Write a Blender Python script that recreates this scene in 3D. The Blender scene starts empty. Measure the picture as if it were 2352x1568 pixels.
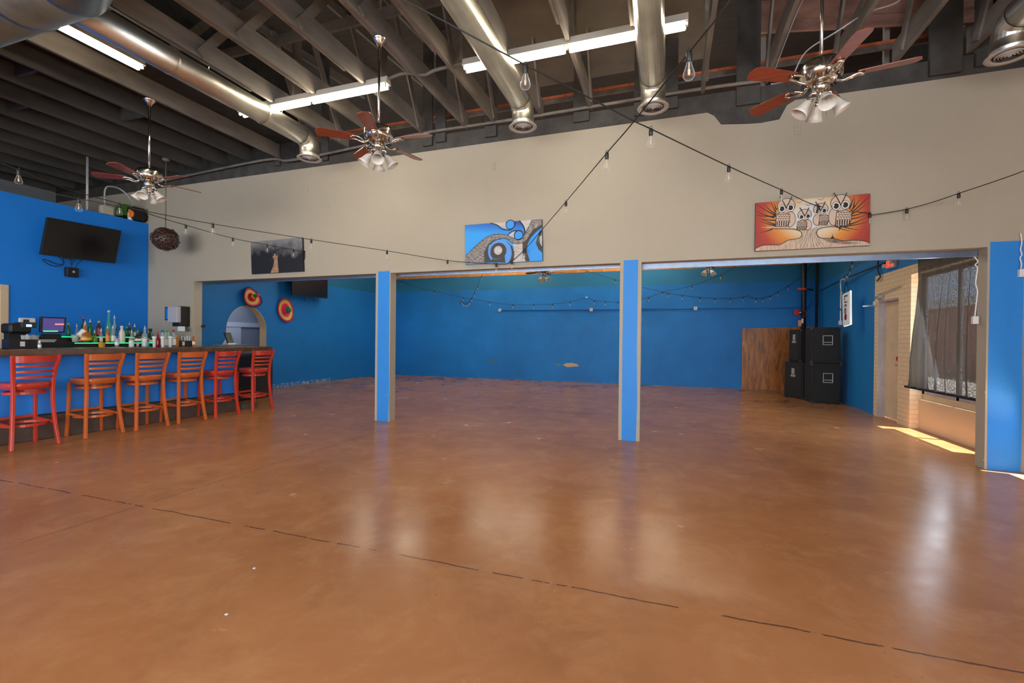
import bpy, math, random
from mathutils import Vector, Matrix
random.seed(7)
C = bpy.context.scene.collection
PI = math.pi

# ------------------------------------------------------------ camera, exposure, world, daylight
W_, H_ = 2352, 1568
F_, YAW, PITCH, ROLL = 1047.7, 0.33021, -0.00465, 0.01065
CAM = Vector((0, 0, 1.35))
cy, sy, cp, sp = math.cos(YAW), math.sin(YAW), math.cos(PITCH), math.sin(PITCH)
fwd = Vector((-sy * cp, cy * cp, sp)); rgt0 = Vector((cy, sy, 0)); up0 = rgt0.cross(fwd)
cr, sr = math.cos(ROLL), math.sin(ROLL)
rgt = cr * rgt0 + sr * up0; upv = -sr * rgt0 + cr * up0
cam = bpy.data.cameras.new('camera'); camo = bpy.data.objects.new('camera', cam); C.objects.link(camo)
camo.matrix_world = Matrix(((rgt.x, upv.x, -fwd.x, CAM.x), (rgt.y, upv.y, -fwd.y, CAM.y), (rgt.z, upv.z, -fwd.z, CAM.z), (0, 0, 0, 1)))
cam.sensor_width = 36; cam.sensor_fit = 'HORIZONTAL'; cam.lens = F_ / W_ * 36; cam.clip_start = 0.02
S = bpy.context.scene
S.camera = camo
S.view_settings.view_transform = 'Standard'; S.view_settings.look = 'None'
S.view_settings.gamma = 1; S.view_settings.use_curve_mapping = False
S.view_settings.exposure = 0.85
try:
    S.render.engine = 'CYCLES'; S.cycles.use_denoising = True; S.cycles.max_bounces = 8; S.cycles.diffuse_bounces = 5
    S.cycles.sample_clamp_indirect = 4; S.cycles.caustics_reflective = False; S.cycles.caustics_refractive = False
except Exception: pass
wd = bpy.data.worlds.new('world'); S.world = wd; wd.use_nodes = True
bg = wd.node_tree.nodes['Background']; bg.inputs[0].default_value = (0.62, 0.78, 1.0, 1); bg.inputs[1].default_value = 2.2
sun = bpy.data.lights.new('sun', 'SUN'); sun.energy = 26; sun.angle = 0.009; sun.color = (1, .96, .90)
so = bpy.data.objects.new('sun', sun); C.objects.link(so); so.location = (8, 0, 20)
so.rotation_euler = Vector((-.254, .05, -1)).to_track_quat('-Z', 'Y').to_euler()
def area(name, loc, tgt, sx, sy_, e, col):
    l = bpy.data.lights.new(name, 'AREA'); l.shape = 'RECTANGLE'; l.size = sx; l.size_y = sy_; l.energy = e; l.color = col
    o = bpy.data.objects.new(name, l); C.objects.link(o); o.location = loc
    o.rotation_euler = (Vector(tgt) - Vector(loc)).to_track_quat('-Z', 'Y').to_euler(); return o
FRONT_E, SIDE_E, TUBE_E = 470, 300, 20
area('hall_fill_light', (-10.9, 9.0, 2.8), (-11.2, 9.0, 0), .6, 1.2, 14, (.85, .92, 1))  # added light without a fixture, brightens the hall beyond the arch
area('front_fill_light', (-4.2, -5.6, 2.0), (-4.8, 6, 2.0), 10, 2.8, FRONT_E, (.97, .98, 1))  # added fill light behind the viewer; the front wall has no windows
area('daylight_side_window', (3.45, -1.0, 1.7), (-6, 3.5, 1.8), 5, 2.2, SIDE_E, (.82, .91, 1))
area('daylight_rear_window', (3.45, 7.9, 1.6), (-3, 9.5, 0.8), 1.3, 1.6, 26, (.75, .87, 1))

# ------------------------------------------------------------ picture measurements -> real positions
def ray(u, v):
    x, y = (u - W_ / 2) / F_, -(v - H_ / 2) / F_
    return fwd + x * rgt + y * upv
def onz(u, v, z=0): d = ray(u, v); return CAM + d * ((z - CAM.z) / d.z)
def ony(u, v, y): d = ray(u, v); return CAM + d * (y / d.y)
def onx(u, v, x): d = ray(u, v); return CAM + d * (x / d.x)
def at(u, v, t): return CAM + ray(u, v) * t

# ------------------------------------------------------------ mesh builder
class M:
    def __init__(s): s.v = []; s.f = []; s.m = []; s.s = []
    def slant(s, k=.07, y0=3.2):
        s.v = [Vector((p.x + k * (p.y - y0), p.y, p.z)) for p in s.v]; return s
    def add(s, vs, fs, mi=0, sm=False):
        n = len(s.v); s.v += [Vector(p) for p in vs]
        for f in fs: s.f.append([n + i for i in f]); s.m.append(mi); s.s.append(sm)
    def box(s, a, b, mi=0):
        x0, x1 = sorted((a[0], b[0])); y0, y1 = sorted((a[1], b[1])); z0, z1 = sorted((a[2], b[2]))
        s.hexa([(x0, y0, z0), (x1, y0, z0), (x1, y1, z0), (x0, y1, z0), (x0, y0, z1), (x1, y0, z1), (x1, y1, z1), (x0, y1, z1)], mi); return s
    def hexa(s, p, mi=0):
        s.add(p, [(0, 3, 2, 1), (4, 5, 6, 7), (0, 1, 5, 4), (1, 2, 6, 5), (2, 3, 7, 6), (3, 0, 4, 7)], mi); return s
    def cbox(s, c, sz, mi=0, rot=None):
        p = [Vector((i * sz[0] / 2, j * sz[1] / 2, k * sz[2] / 2)) for k in (-1, 1) for i, j in ((-1, -1), (1, -1), (1, 1), (-1, 1))]
        if rot is not None: p = [rot @ q for q in p]
        s.hexa([q + Vector(c) for q in p], mi); return s
    def prism(s, pts, d, mi=0, side=None):
        n = len(pts); d = Vector(d); P = [Vector(p) for p in pts]
        s.add(P + [p + d for p in P], [tuple(range(n))[::-1], tuple(range(n, 2 * n))], mi)
        k = len(s.v) - 2 * n
        for i in range(n):
            j = (i + 1) % n; s.f.append([k + i, k + j, k + n + j, k + n + i]); s.m.append(mi if side is None else side); s.s.append(False)
        return s
    def lathe(s, prof, c=(0, 0, 0), n=16, mi=0, R=None, sm=True, caps=True):
        c = Vector(c); vs = []
        for r, z in prof:
            for i in range(n):
                a = 2 * PI * i / n; q = Vector((r * math.cos(a), r * math.sin(a), z))
                if R is not None: q = R @ q
                vs.append(c + q)
        fs = []
        for k in range(len(prof) - 1):
            for i in range(n): fs.append((k * n + i, k * n + (i + 1) % n, (k + 1) * n + (i + 1) % n, (k + 1) * n + i))
        s.add(vs, fs, mi, sm)
        if caps:
            b = len(s.v) - len(vs)
            for k, rev in ((0, True), (len(prof) - 1, False)):
                if prof[k][0] > 1e-4:
                    f = [b + k * n + i for i in range(n)]; s.f.append(f[::-1] if rev else f); s.m.append(mi); s.s.append(False)
        return s
    def cyl(s, a, b, r, n=12, mi=0, r2=None):
        a, b = Vector(a), Vector(b); d = b - a
        return s.lathe([(r, 0), (r if r2 is None else r2, d.length)], a, n, mi, d.to_track_quat('Z', 'Y').to_matrix())
    def sweep(s, pts, w, h, upd=(0, 0, 1), mi=0, closed=False, rnd=0, radii=None):
        P = [Vector(p) for p in pts]; n = len(P); up = Vector(upd); rings = []
        for i in range(n):
            t = (P[(i + 1) % n] - P[i - 1]) if closed else (P[min(i + 1, n - 1)] - P[max(i - 1, 0)])
            t.normalize(); sd = t.cross(up)
            if sd.length < 1e-4: sd = t.cross(Vector((1, 0, .01)))
            sd.normalize(); u2 = sd.cross(t)
            k = radii[i] if radii else 1
            if rnd: rings.append([P[i] + sd * math.cos(2 * PI * j / rnd) * w * k + u2 * math.sin(2 * PI * j / rnd) * h * k for j in range(rnd)])
            else: rings.append([P[i] + sd * a * w / 2 * k + u2 * b * h / 2 * k for a, b in ((-1, -1), (1, -1), (1, 1), (-1, 1))])
        m = len(rings[0]); fs = []
        for i in range(n if closed else n - 1):
            for j in range(m): fs.append((i * m + j, i * m + (j + 1) % m, ((i + 1) % n) * m + (j + 1) % m, ((i + 1) % n) * m + j))
        if not closed: fs += [tuple(range(m))[::-1], tuple(range((n - 1) * m, n * m))]
        s.add([p for r in rings for p in r], fs, mi, bool(rnd)); return s
    def tube(s, pts, r, n=8, mi=0, radii=None, closed=False): return s.sweep(pts, r, r, (0, 0, 1) if abs((Vector(pts[-1]) - Vector(pts[0])).normalized().z) < .95 else (0, 1, 0), mi, closed, n, radii)
    def face(s, pts, mi=0): s.add(pts, [tuple(range(len(pts)))], mi); return s
def catmull(pts, k=6):
    P = [Vector(p) for p in pts]; out = []
    for i in range(len(P) - 1):
        a, b, c, d = P[max(i - 1, 0)], P[i], P[i + 1], P[min(i + 2, len(P) - 1)]
        for j in range(k):
            t = j / k; out.append(.5 * ((2 * b) + (c - a) * t + (2 * a - 5 * b + 4 * c - d) * t * t + (3 * b - a - 3 * c + d) * t ** 3))
    return out + [P[-1]]
OFF = {}
def obj(name, mb, mats, parent=None, bevel=0, off=None):
    off = Vector(off) if off is not None else (OFF.get(parent, Vector()) if parent else Vector())
    me = bpy.data.meshes.new(name)
    me.from_pydata([tuple(p - off) for p in mb.v], [], mb.f)
    for m in (mats if isinstance(mats, (list, tuple)) else [mats]): me.materials.append(m)
    for i, p in enumerate(me.polygons): p.material_index = mb.m[i]; p.use_smooth = mb.s[i]
    me.update(); o = bpy.data.objects.new(name, me); C.objects.link(o)
    if parent: o.parent = parent; OFF[o] = off
    else:
        OFF[o] = off; o.location = off
    if bevel:
        b = o.modifiers.new('bevel', 'BEVEL'); b.width = bevel; b.segments = 2; b.limit_method = 'ANGLE'; b.angle_limit = .7
    return o
def tag(o, label, cat, group=None, kind=None):
    o['label'] = label; o['category'] = cat
    if group: o['group'] = group
    if kind: o['kind'] = kind
    return o
def thing(name, label, cat, loc=(0, 0, 0), group=None):
    o = bpy.data.objects.new(name, None); C.objects.link(o); o.location = loc; o.empty_display_size = .1
    OFF[o] = Vector(loc); return tag(o, label, cat, group)
def struct(name, mb, mats, parent=None, bevel=0):
    o = obj(name, mb, mats, parent, bevel)
    if not parent: o['kind'] = 'structure'
    return o
def dup(o, parent=None):
    c = o.copy(); C.objects.link(c); c.parent = parent
    for ch in list(o.children): dup(ch, c)
    return c

# ------------------------------------------------------------ materials
def nt(name):
    m = bpy.data.materials.new(name); m.use_nodes = True; t = m.node_tree; return m, t, t.nodes['Principled BSDF']
def pm(name, col, rough=.5, metal=0, var=0, scale=6, bump=0, emit=0, ecol=None, stretch=(1, 1, 1), detail=4, spec=None, col2=None, coat=0):
    m, t, b = nt(name); N, L = t.nodes, t.links
    b.inputs['Base Color'].default_value = (*col, 1); b.inputs['Roughness'].default_value = rough; b.inputs['Metallic'].default_value = metal
    if spec is not None: b.inputs['Specular IOR Level'].default_value = spec
    if coat: b.inputs['Coat Weight'].default_value = coat; b.inputs['Coat Roughness'].default_value = .12
    if emit: b.inputs['Emission Color'].default_value = (*(ecol or col), 1); b.inputs['Emission Strength'].default_value = emit
    if var or bump or col2:
        tc = N.new('ShaderNodeTexCoord'); mp = N.new('ShaderNodeMapping'); mp.inputs['Scale'].default_value = stretch
        nz = N.new('ShaderNodeTexNoise'); nz.inputs['Scale'].default_value = scale; nz.inputs['Detail'].default_value = detail; nz.inputs['Roughness'].default_value = .6
        L.new(tc.outputs['Object'], mp.inputs[0]); L.new(mp.outputs[0], nz.inputs[0])
        if var or col2:
            r = N.new('ShaderNodeValToRGB'); r.color_ramp.elements[0].position = .3; r.color_ramp.elements[1].position = .7
            c2 = col2 or tuple(c * (1 + var) for c in col); c1 = col if col2 else tuple(c * (1 - var) for c in col)
            r.color_ramp.elements[0].color = (*c1, 1); r.color_ramp.elements[1].color = (*c2, 1)
            L.new(nz.outputs[0], r.inputs[0]); L.new(r.outputs[0], b.inputs['Base Color'])
        if bump:
            bp = N.new('ShaderNodeBump'); bp.inputs['Strength'].default_value = bump; bp.inputs['Distance'].default_value = .02
            L.new(nz.outputs[0], bp.inputs['Height']); L.new(bp.outputs[0], b.inputs['Normal'])
    return m
def math_(t, op, a, b=None, c=None):
    n = t.nodes.new('ShaderNodeMath'); n.operation = op
    for i, x in enumerate((a, b, c)):
        if x is None: continue
        if isinstance(x, (int, float)): n.inputs[i].default_value = x
        else: t.links.new(x, n.inputs[i])
    return n.outputs[0]
def noise(t, vec, scale, detail=4, rough=.6, dist=0):
    n = t.nodes.new('ShaderNodeTexNoise'); n.inputs['Scale'].default_value = scale; n.inputs['Detail'].default_value = detail
    n.inputs['Roughness'].default_value = rough; n.inputs['Distortion'].default_value = dist; t.links.new(vec, n.inputs[0]); return n.outputs[0]
def ramp(t, fac, stops):
    r = t.nodes.new('ShaderNodeValToRGB'); e = r.color_ramp.elements
    while len(e) > len(stops): e.remove(e[-1])
    while len(e) < len(stops): e.new(.5)
    for i, (p, c) in enumerate(stops): e[i].position = p; e[i].color = (*c, 1) if len(c) == 3 else c
    t.links.new(fac, r.inputs[0]); return r.outputs[0]
def mixc(t, fac, a, b, mode='MIX'):
    n = t.nodes.new('ShaderNodeMix'); n.data_type = 'RGBA'; n.blend_type = mode
    for i, x in ((0, fac), (6, a), (7, b)):
        if isinstance(x, (int, float)): n.inputs[i].default_value = x
        elif isinstance(x, tuple): n.inputs[i].default_value = (*x, 1)
        else: t.links.new(x, n.inputs[i])
    return n.outputs[2]
def obcoord(t, scale=(1, 1, 1)):
    tc = t.nodes.new('ShaderNodeTexCoord'); mp = t.nodes.new('ShaderNodeMapping'); mp.inputs['Scale'].default_value = scale
    t.links.new(tc.outputs['Object'], mp.inputs[0]); return mp.outputs[0]
def xyz(t, v):
    n = t.nodes.new('ShaderNodeSeparateXYZ'); t.links.new(v, n.inputs[0]); return n.outputs
def bumpn(t, b, h, strength=.2, dist=.01):
    n = t.nodes.new('ShaderNodeBump'); n.inputs['Strength'].default_value = strength; n.inputs['Distance'].default_value = dist
    t.links.new(h, n.inputs['Height']); t.links.new(n.outputs[0], b.inputs['Normal'])

# floor: sealed brown concrete with worn patches, joints, chips
m_floor, t, b = nt('floor_sealed_concrete')
v = obcoord(t); X, Y, Z = xyz(t, v)
n1 = noise(t, v, .55, 5, .62); n2 = noise(t, v, 6, 6, .7); n3 = noise(t, v, 38, 3, .7); n4 = noise(t, v, 1.5, 6, .75, .5)
c = ramp(t, n1, [(.28, (.31, .125, .050)), (.48, (.42, .180, .074)), (.58, (.45, .195, .082)), (.75, (.56, .275, .130))])
c = mixc(t, ramp(t, noise(t, v, 2.6, 7, .72, .6), [(.48, (0, 0, 0)), (.74, (.42, .42, .42))]), c, (.58, .32, .16))
c = mixc(t, ramp(t, noise(t, v, 1.1, 6, .7, .3), [(.50, (0, 0, 0)), (.75, (.42, .42, .42))]), c, (.22, .085, .036))
spk = math_(t, 'MULTIPLY', math_(t, 'MULTIPLY', math_(t, 'LESS_THAN', Y, 6.0), math_(t, 'GREATER_THAN', n3, .66)), math_(t, 'GREATER_THAN', n4, .60))
c = mixc(t, math_(t, 'MULTIPLY', spk, .6), c, (.10, .05, .03))
wob = math_(t, 'MULTIPLY', math_(t, 'SUBTRACT', noise(t, v, 3, 6, .7), .5), .05)
def joint(co, pos, w):
    return math_(t, 'LESS_THAN', math_(t, 'ABSOLUTE', math_(t, 'ADD', math_(t, 'SUBTRACT', co, pos), wob)), w)
brk = math_(t, 'GREATER_THAN', noise(t, v, 5, 4, .7), .44)
j = math_(t, 'MAXIMUM', joint(Y, 2.46, .006), math_(t, 'MULTIPLY', joint(X, -3.95, .006), .6))
j = math_(t, 'MULTIPLY', math_(t, 'MAXIMUM', j, math_(t, 'MULTIPLY', joint(Y, 8.3, .007), .5)), brk)
c = mixc(t, math_(t, 'MULTIPLY', j, .8), c, (.05, .028, .02))
t.links.new(c, b.inputs['Base Color'])
rg = ramp(t, noise(t, v, 2.2, 5, .65), [(.3, (.17,) * 3), (.7, (.28,) * 3)])
t.links.new(rg, b.inputs['Roughness']); b.inputs['Specular IOR Level'].default_value = .13
h = math_(t, 'ADD', math_(t, 'MULTIPLY', noise(t, v, 9, 3, .55), .12), math_(t, 'ADD', math_(t, 'MULTIPLY', noise(t, v, 55, 2, .5), .05), math_(t, 'ADD', math_(t, 'MULTIPLY', j, -.5), math_(t, 'MULTIPLY', noise(t, v, 2.2, 2, .5), 1.0))))
bumpn(t, b, h, .045, .02)

def wallmat(name, col, var=.05, bump=.08, rough=.55, chips=None, band=None, ymax=99):
    m, t, b = nt(name); v = obcoord(t); X, Y, Z = xyz(t, v)
    c = ramp(t, noise(t, v, .9, 4, .6), [(.3, tuple(x * (1 - var) for x in col)), (.7, tuple(x * (1 + var) for x in col))])
    c = mixc(t, math_(t, 'MULTIPLY', noise(t, v, 14, 4, .7), .25), c, tuple(min(1, x * 1.25 + .01) for x in col))
    if band:   # top band mixed towards a tealer colour (z0, colour)
        c = mixc(t, math_(t, 'MULTIPLY', math_(t, 'GREATER_THAN', Z, band[0]), .8), c, band[1])
    if chips:  # flaked paint low on the wall
        k = math_(t, 'GREATER_THAN', noise(t, v, 4.5, 6, .8), chips[0]); k = math_(t, 'MULTIPLY', math_(t, 'MULTIPLY', k, math_(t, 'GREATER_THAN', Z, .28)), math_(t, 'LESS_THAN', Z, chips[1]))
        low = math_(t, 'MULTIPLY', math_(t, 'MULTIPLY', math_(t, 'LESS_THAN', Z, .085), math_(t, 'GREATER_THAN', noise(t, v, 16, 4, .8), chips[2])), math_(t, 'LESS_THAN', Y, ymax))
        c = mixc(t, math_(t, 'MAXIMUM', k, low), c, chips[3])
    t.links.new(c, b.inputs['Base Color']); b.inputs['Roughness'].default_value = rough; b.inputs['Specular IOR Level'].default_value = .25
    bumpn(t, b, noise(t, v, 30, 4, .7), bump, .01)
    return m
BLUE = (.020, .135, .42)
m_beige = wallmat('wall_beige_paint', (.385, .350, .278), .03, .06, .6)
m_blueL = wallmat('wall_blue_paint_front', (.010, .20, .72), .06, .1, .5)
m_blueB = wallmat('wall_blue_plaster_rear', (.010, .160, .50), .16, .35, .5, (.90, 1.1, .74, (.42, .40, .34)), (3.05, (.02, .15, .27)))
m_blueS = wallmat('wall_blue_plaster_side', (.012, .185, .56), .1, .25, .5, (.70, .78, .53, (.6, .62, .58)), (2.95, (.02, .15, .27)), 11.6)
m_blueR = wallmat('wall_blue_plaster_right', (.012, .20, .55), .1, .25, .5, None, (2.95, (.02, .15, .27)))
m_bluep = wallmat('post_blue_paint', (.03, .24, .70), .07, .2, .45)
m_dark = pm('dark_painted_timber', (.055, .052, .048), .75, 0, .35, 5, .3)
m_deck = pm('roof_deck_board', (.040, .033, .027), .85, 0, .3, 3, .2, stretch=(1, 6, 1))
m_deckd = pm('dark_roof_felt', (.022, .021, .020), .9, 0, .5, 8, .3)
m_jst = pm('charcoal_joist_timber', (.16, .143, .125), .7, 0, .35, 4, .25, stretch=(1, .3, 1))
m_jstl = pm('shaded_left_joist', (.055, .051, .047), .7, 0, .35, 4, .25, stretch=(1, .3, 1))  # darker copy of the joist timber, dimness away from the lamps put into its colour
m_redw = pm('reddish_old_timber', (.36, .20, .155), .7, 0, .35, 6, .3, stretch=(.4, 1, 1))
m_redl = pm('raw_red_timber_edge', (.62, .17, .07), .7, 0, .3, 9)
m_galv = pm('galvanised_duct_metal', (.66, .64, .57), .40, 1, .18, 3, .07, detail=5)
m_galvd = pm('galvanised_trunk_metal', (.28, .40, .50), .36, 1, .25, 2.5, .06)
m_track = pm('zinc_track_metal', (.24, .30, .40), .38, 1, .1, 10)
m_white = pm('white_enamel', (.62, .60, .56), .4)
m_dif = pm('grey_white_register_paint', (.42, .40, .37), .45)
m_wplas = pm('white_plastic', (.75, .75, .75), .4)
m_tube2 = pm('lit_rear_fluorescent_tube', (1, 1, 1), .4, emit=TUBE_E * 2.0, ecol=(1, .92, .70))
m_tube = pm('lit_fluorescent_tube', (1, 1, 1), .4, emit=TUBE_E, ecol=(1, .86, .64))
m_fix = pm('lamp_housing_enamel', (.55, .52, .44), .45)
m_chrome = pm('brushed_nickel', (.62, .58, .52), .17, 1, .1, 30)
m_brass = pm('brassy_nickel', (.60, .47, .28), .2, 1)
m_blade = pm('cherry_fan_blade', (.22, .045, .022), .35, 0, .25, 5, stretch=(1, 8, 8), coat=.3)
m_bladed = pm('dark_fan_blade', (.03, .018, .015), .5)
m_black = pm('black_plastic', (.008, .008, .008), .45)
m_blackm = pm('matte_black', (.012, .012, .012), .8)
m_screen = pm('dark_screen', (.006, .005, .005), .25)
m_cord = pm('dark_cord', (.012, .011, .010), .6)
m_redst = pm('red_lacquered_wood', (.50, .038, .016), .32, 0, .12, 5, stretch=(1, 1, .2), coat=.25)
m_orst = pm('orange_stained_wood', (.54, .115, .018), .32, 0, .12, 5, stretch=(1, 1, .2), coat=.25)
m_top = pm('brown_bar_top_laminate', (.105, .052, .026), .25, 0, .3, 7, .05)
m_plinth = pm('brown_bar_plinth', (.085, .060, .047), .5, 0, .2, 8, .15)
m_ply = None
m, t, b = nt('stained_plywood_panel'); v = obcoord(t, (9, 9, 1.3)); c = ramp(t, noise(t, v, 1.6, 6, .7, .4), [(.3, (.05, .016, .005)), (.5, (.30, .095, .012)), (.7, (.48, .18, .03))])
t.links.new(c, b.inputs['Base Color']); b.inputs['Roughness'].default_value = .4; m_ply = m
def glass(name, col, a=.35, rough=.05):
    m, t, b = nt(name); N, L = t.nodes, t.links
    b.inputs['Base Color'].default_value = (*col, 1); b.inputs['Roughness'].default_value = rough
    tr = N.new('ShaderNodeBsdfTransparent'); tr.inputs[0].default_value = (*[min(1, .35 + .65 * x * 1.4) for x in col], 1)
    mx = N.new('ShaderNodeMixShader'); fr = N.new('ShaderNodeLayerWeight'); fr.inputs[0].default_value = .5
    k = math_(t, 'MINIMUM', math_(t, 'ADD', math_(t, 'MULTIPLY', math_(t, 'POWER', fr.outputs[1], 3), .75), a), 1.0)
    L.new(k, mx.inputs[0]); L.new(tr.outputs[0], mx.inputs[1]); L.new(b.outputs[0], mx.inputs[2])
    L.new(mx.outputs[0], N['Material Output'].inputs[0]); return m
m_bulb = glass('clear_bulb_glass', (.85, .85, .85), .02)
m_fros = pm('frosted_glass_shade', (.62, .60, .54), .3); 
m_fil = pm('bulb_filament_stem', (.65, .52, .36), .3)
m_brick, t, b = nt('orange_brick'); v = obcoord(t); X, Y, Z = xyz(t, v)
cmb = t.nodes.new('ShaderNodeCombineXYZ'); t.links.new(math_(t, 'ADD', X, Y), cmb.inputs[0]); t.links.new(Z, cmb.inputs[1])
bk = t.nodes.new('ShaderNodeTexBrick'); bk.inputs['Scale'].default_value = 1; bk.inputs['Brick Width'].default_value = .42; bk.inputs['Row Height'].default_value = .15; bk.inputs['Mortar Size'].default_value = .012
bk.inputs['Color1'].default_value = (.52, .13, .02, 1); bk.inputs['Color2'].default_value = (.62, .22, .04, 1); bk.inputs['Mortar'].default_value = (.72, .42, .16, 1)
t.links.new(cmb.outputs[0], bk.inputs[0]); t.links.new(mixc(t, math_(t, 'MULTIPLY', noise(t, v, 6, 4, .7), .5), bk.outputs[0], (.75, .35, .1)), b.inputs['Base Color']); b.inputs['Roughness'].default_value = .8
m_pbrick, t, b = nt('cream_painted_brick'); v = obcoord(t); X, Y, Z = xyz(t, v)
cmb = t.nodes.new('ShaderNodeCombineXYZ'); t.links.new(math_(t, 'ADD', X, Y), cmb.inputs[0]); t.links.new(Z, cmb.inputs[1])
bk = t.nodes.new('ShaderNodeTexBrick'); bk.inputs['Scale'].default_value = 1; bk.inputs['Brick Width'].default_value = .21; bk.inputs['Row Height'].default_value = .075; bk.inputs['Mortar Size'].default_value = .006
bk.inputs['Color1'].default_value = (.84, .66, .42, 1); bk.inputs['Color2'].default_value = (.80, .62, .40, 1); bk.inputs['Mortar'].default_value = (.66, .50, .31, 1)
t.links.new(cmb.outputs[0], bk.inputs[0]); t.links.new(bk.outputs[0], b.inputs['Base Color']); b.inputs['Roughness'].default_value = .6; bumpn(t, b, bk.outputs[1], -.3, .01)
m_cream = wallmat('cream_plaster', (.60, .47, .31), .05, .1, .6)
m_doorp = pm('tan_door_paint', (.74, .57, .36), .5, 0, .08, 4)
m_grey = pm('grey_metal_jamb', (.42, .41, .43), .5, 0, .25, 5, stretch=(1, 1, .3))
# curtain: sheer dark grey weave
m_curt, t, b = nt('sheer_grey_curtain_cloth'); N, L = t.nodes, t.links
v = obcoord(t); b.inputs['Base Color'].default_value = (.125, .112, .098, 1); b.inputs['Roughness'].default_value = .9
tl = N.new('ShaderNodeBsdfTranslucent'); tl.inputs[0].default_value = (.020, .018, .016, 1)
m1 = N.new('ShaderNodeMixShader'); m1.inputs[0].default_value = .5; L.new(b.outputs[0], m1.inputs[1]); L.new(tl.outputs[0], m1.inputs[2])
tr = N.new('ShaderNodeBsdfTransparent'); m2 = N.new('ShaderNodeMixShader')
wv = noise(t, obcoord(t, (1, 45, 90)), 1.2, 5, .85)
L.new(ramp(t, wv, [(.47, (.01,) * 3), (.66, (.20,) * 3)]), m2.inputs[0]); L.new(m1.outputs[0], m2.inputs[1]); L.new(tr.outputs[0], m2.inputs[2])
L.new(m2.outputs[0], N['Material Output'].inputs[0])

# ------------------------------------------------------------ room shell
YW, YB, TH = 6.332, 14.55, .162
LX, RX, RBX = -9.95, 3.556, 3.66
HD, WT = 2.401, 4.29          # opening head, wall top
CZ = 4.53                      # underside of joists and truss chords
def deckz(y): return 5.35 + .12 * max(y, -3)
struct('floor', M().box((-14, -6, -.15), (4.1, 15, 0)), m_floor)
# the middle wall
wb = M()
piers = [(-13, -8.66), (-4.533, -4.255), (-.630, -.351), (3.253, RX)]
for a, bb in piers: wb.box((a, YW, 0), (bb, YW + TH, HD))
wb.box((-13, YW, HD), (RX, YW + TH, 4.0))
wb.prism([(-13, YW, 4.0), (RX, YW, 4.0), (RX, YW, WT), (1.42, YW, WT - .01), (1.33, YW, WT - .06), (1.25, YW, 4.07), (1.05, YW, 4.055), (.90, YW, 4.065), (.60, YW, 4.10), (.52, YW, 4.22), (.44, YW, WT - .015), (-13, YW, WT)], (0, .013, 0))
for a, bb, z1 in ((-4.488, -4.272, 2.435), (-.585, -.398, 2.435), (3.275, RX - .004, 2.455)):
    wb.prism([(a, YW, 0), (bb, YW, 0), (bb + .012, YW, .5), (bb, YW, 1.2), (bb + .003, YW, z1), (a, YW, z1), (a - .004, YW, 1.1)], (0, -.002, 0), 1)
wo = struct('wall_middle', wb, [m_beige, m_bluep])
# header metal track behind the openings
for a, bb in ((-8.66, -4.533), (-4.255, -.630), (-.351, 3.253)):
    tb = M(); zt0 = 2.332 if a > -1 else 2.362; tb.box((a, 6.497, 2.385), (bb, 6.55, 2.43)); tb.box((a, 6.50, zt0), (bb, 6.53, 2.385)); tb.box((a, 6.497, zt0 + .02), (bb, 6.51, zt0 + .028))
    struct('trim_%d' % (1 + len([o for o in bpy.data.objects if o.name.startswith('trim')])), tb, m_track)
# screw dots along openings
sc = M()
for px, py in ((878, 633), (1216, 612), (1470, 597), (2190, 566), (890, 890), (1471, 985), (1423, 999), (889, 906), (2259, 1055), (2262, 900), (1467, 850), (1426, 640), (1424, 720), (1469, 640), (1469, 720), (735, 627), (620, 633), (1020, 620), (1120, 616), (1560, 594), (1740, 585), (1900, 580), (2030, 573)):
    p = ony(px, py, YW); sc.lathe([(.006, 0), (.005, .004)], p, 8, 0, Matrix.Rotation(PI / 2, 3, 'X'))
struct('trim_9', sc, m_grey)
# left wall, front part, with a doorway, and its thickness; then the rear part with the arch
DL0, DL1, DLZ = 3.35, 4.17, 2.04
lb = M(); LZ = 3.60
lb.box((LX - .14, -6, 0), (LX, DL0, LZ)); lb.box((LX - .14, DL0, DLZ), (LX, DL1, LZ)); lb.box((LX - .14, DL1, 0), (LX, YW, LZ))
struct('wall_left', lb, m_blueL)
db = M(); db.box((LX - .16, DL1, 0), (LX + .02, DL1 + .1, DLZ + .09)); db.box((LX - .16, DL0 - .1, 0), (LX + .02, DL0, DLZ + .09)); db.box((LX - .16, DL0, DLZ), (LX + .02, DL1, DLZ + .09))
struct('door_1', db, m_cream, bevel=.006)
ab = M(); ay0, ay1, az = 8.05, 9.20, 1.45; R_ = (ay1 - ay0) / 2; ac = (ay0 + ay1) / 2; TZ = 5.4
ab.box((LX - .2, YW + TH, 0), (LX, ay0, TZ)); ab.box((LX - .2, ay1, 0), (LX, YB, TZ))
arc = [(LX, ac + R_ * math.cos(PI * i / 20) * -1, 1.50 + .62 * math.sin(PI * i / 20)) for i in range(21)]
ab.prism([(LX, ay0, TZ)] + [tuple(p) for p in arc] + [(LX, ay1, TZ)], (-.2, 0, 0))
struct('wall_left_rear', ab, [m_blueS, m_cream])
jb = M()
for i in range(20):
    p, q = Vector(arc[i]), Vector(arc[i + 1]); c0 = Vector((0, ac, 1.45))
    def ins(p): return Vector((p.x, ac + (p.y - ac) * .985, 1.45 + (p.z - 1.45) * .985))
    jb.hexa([p + Vector((.004, 0, 0)), q + Vector((.004, 0, 0)), q - Vector((.21, 0, 0)), p - Vector((.21, 0, 0)), ins(p) + Vector((.004, 0, 0)), ins(q) + Vector((.004, 0, 0)), ins(q) - Vector((.21, 0, 0)), ins(p) - Vector((.21, 0, 0))])
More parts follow.
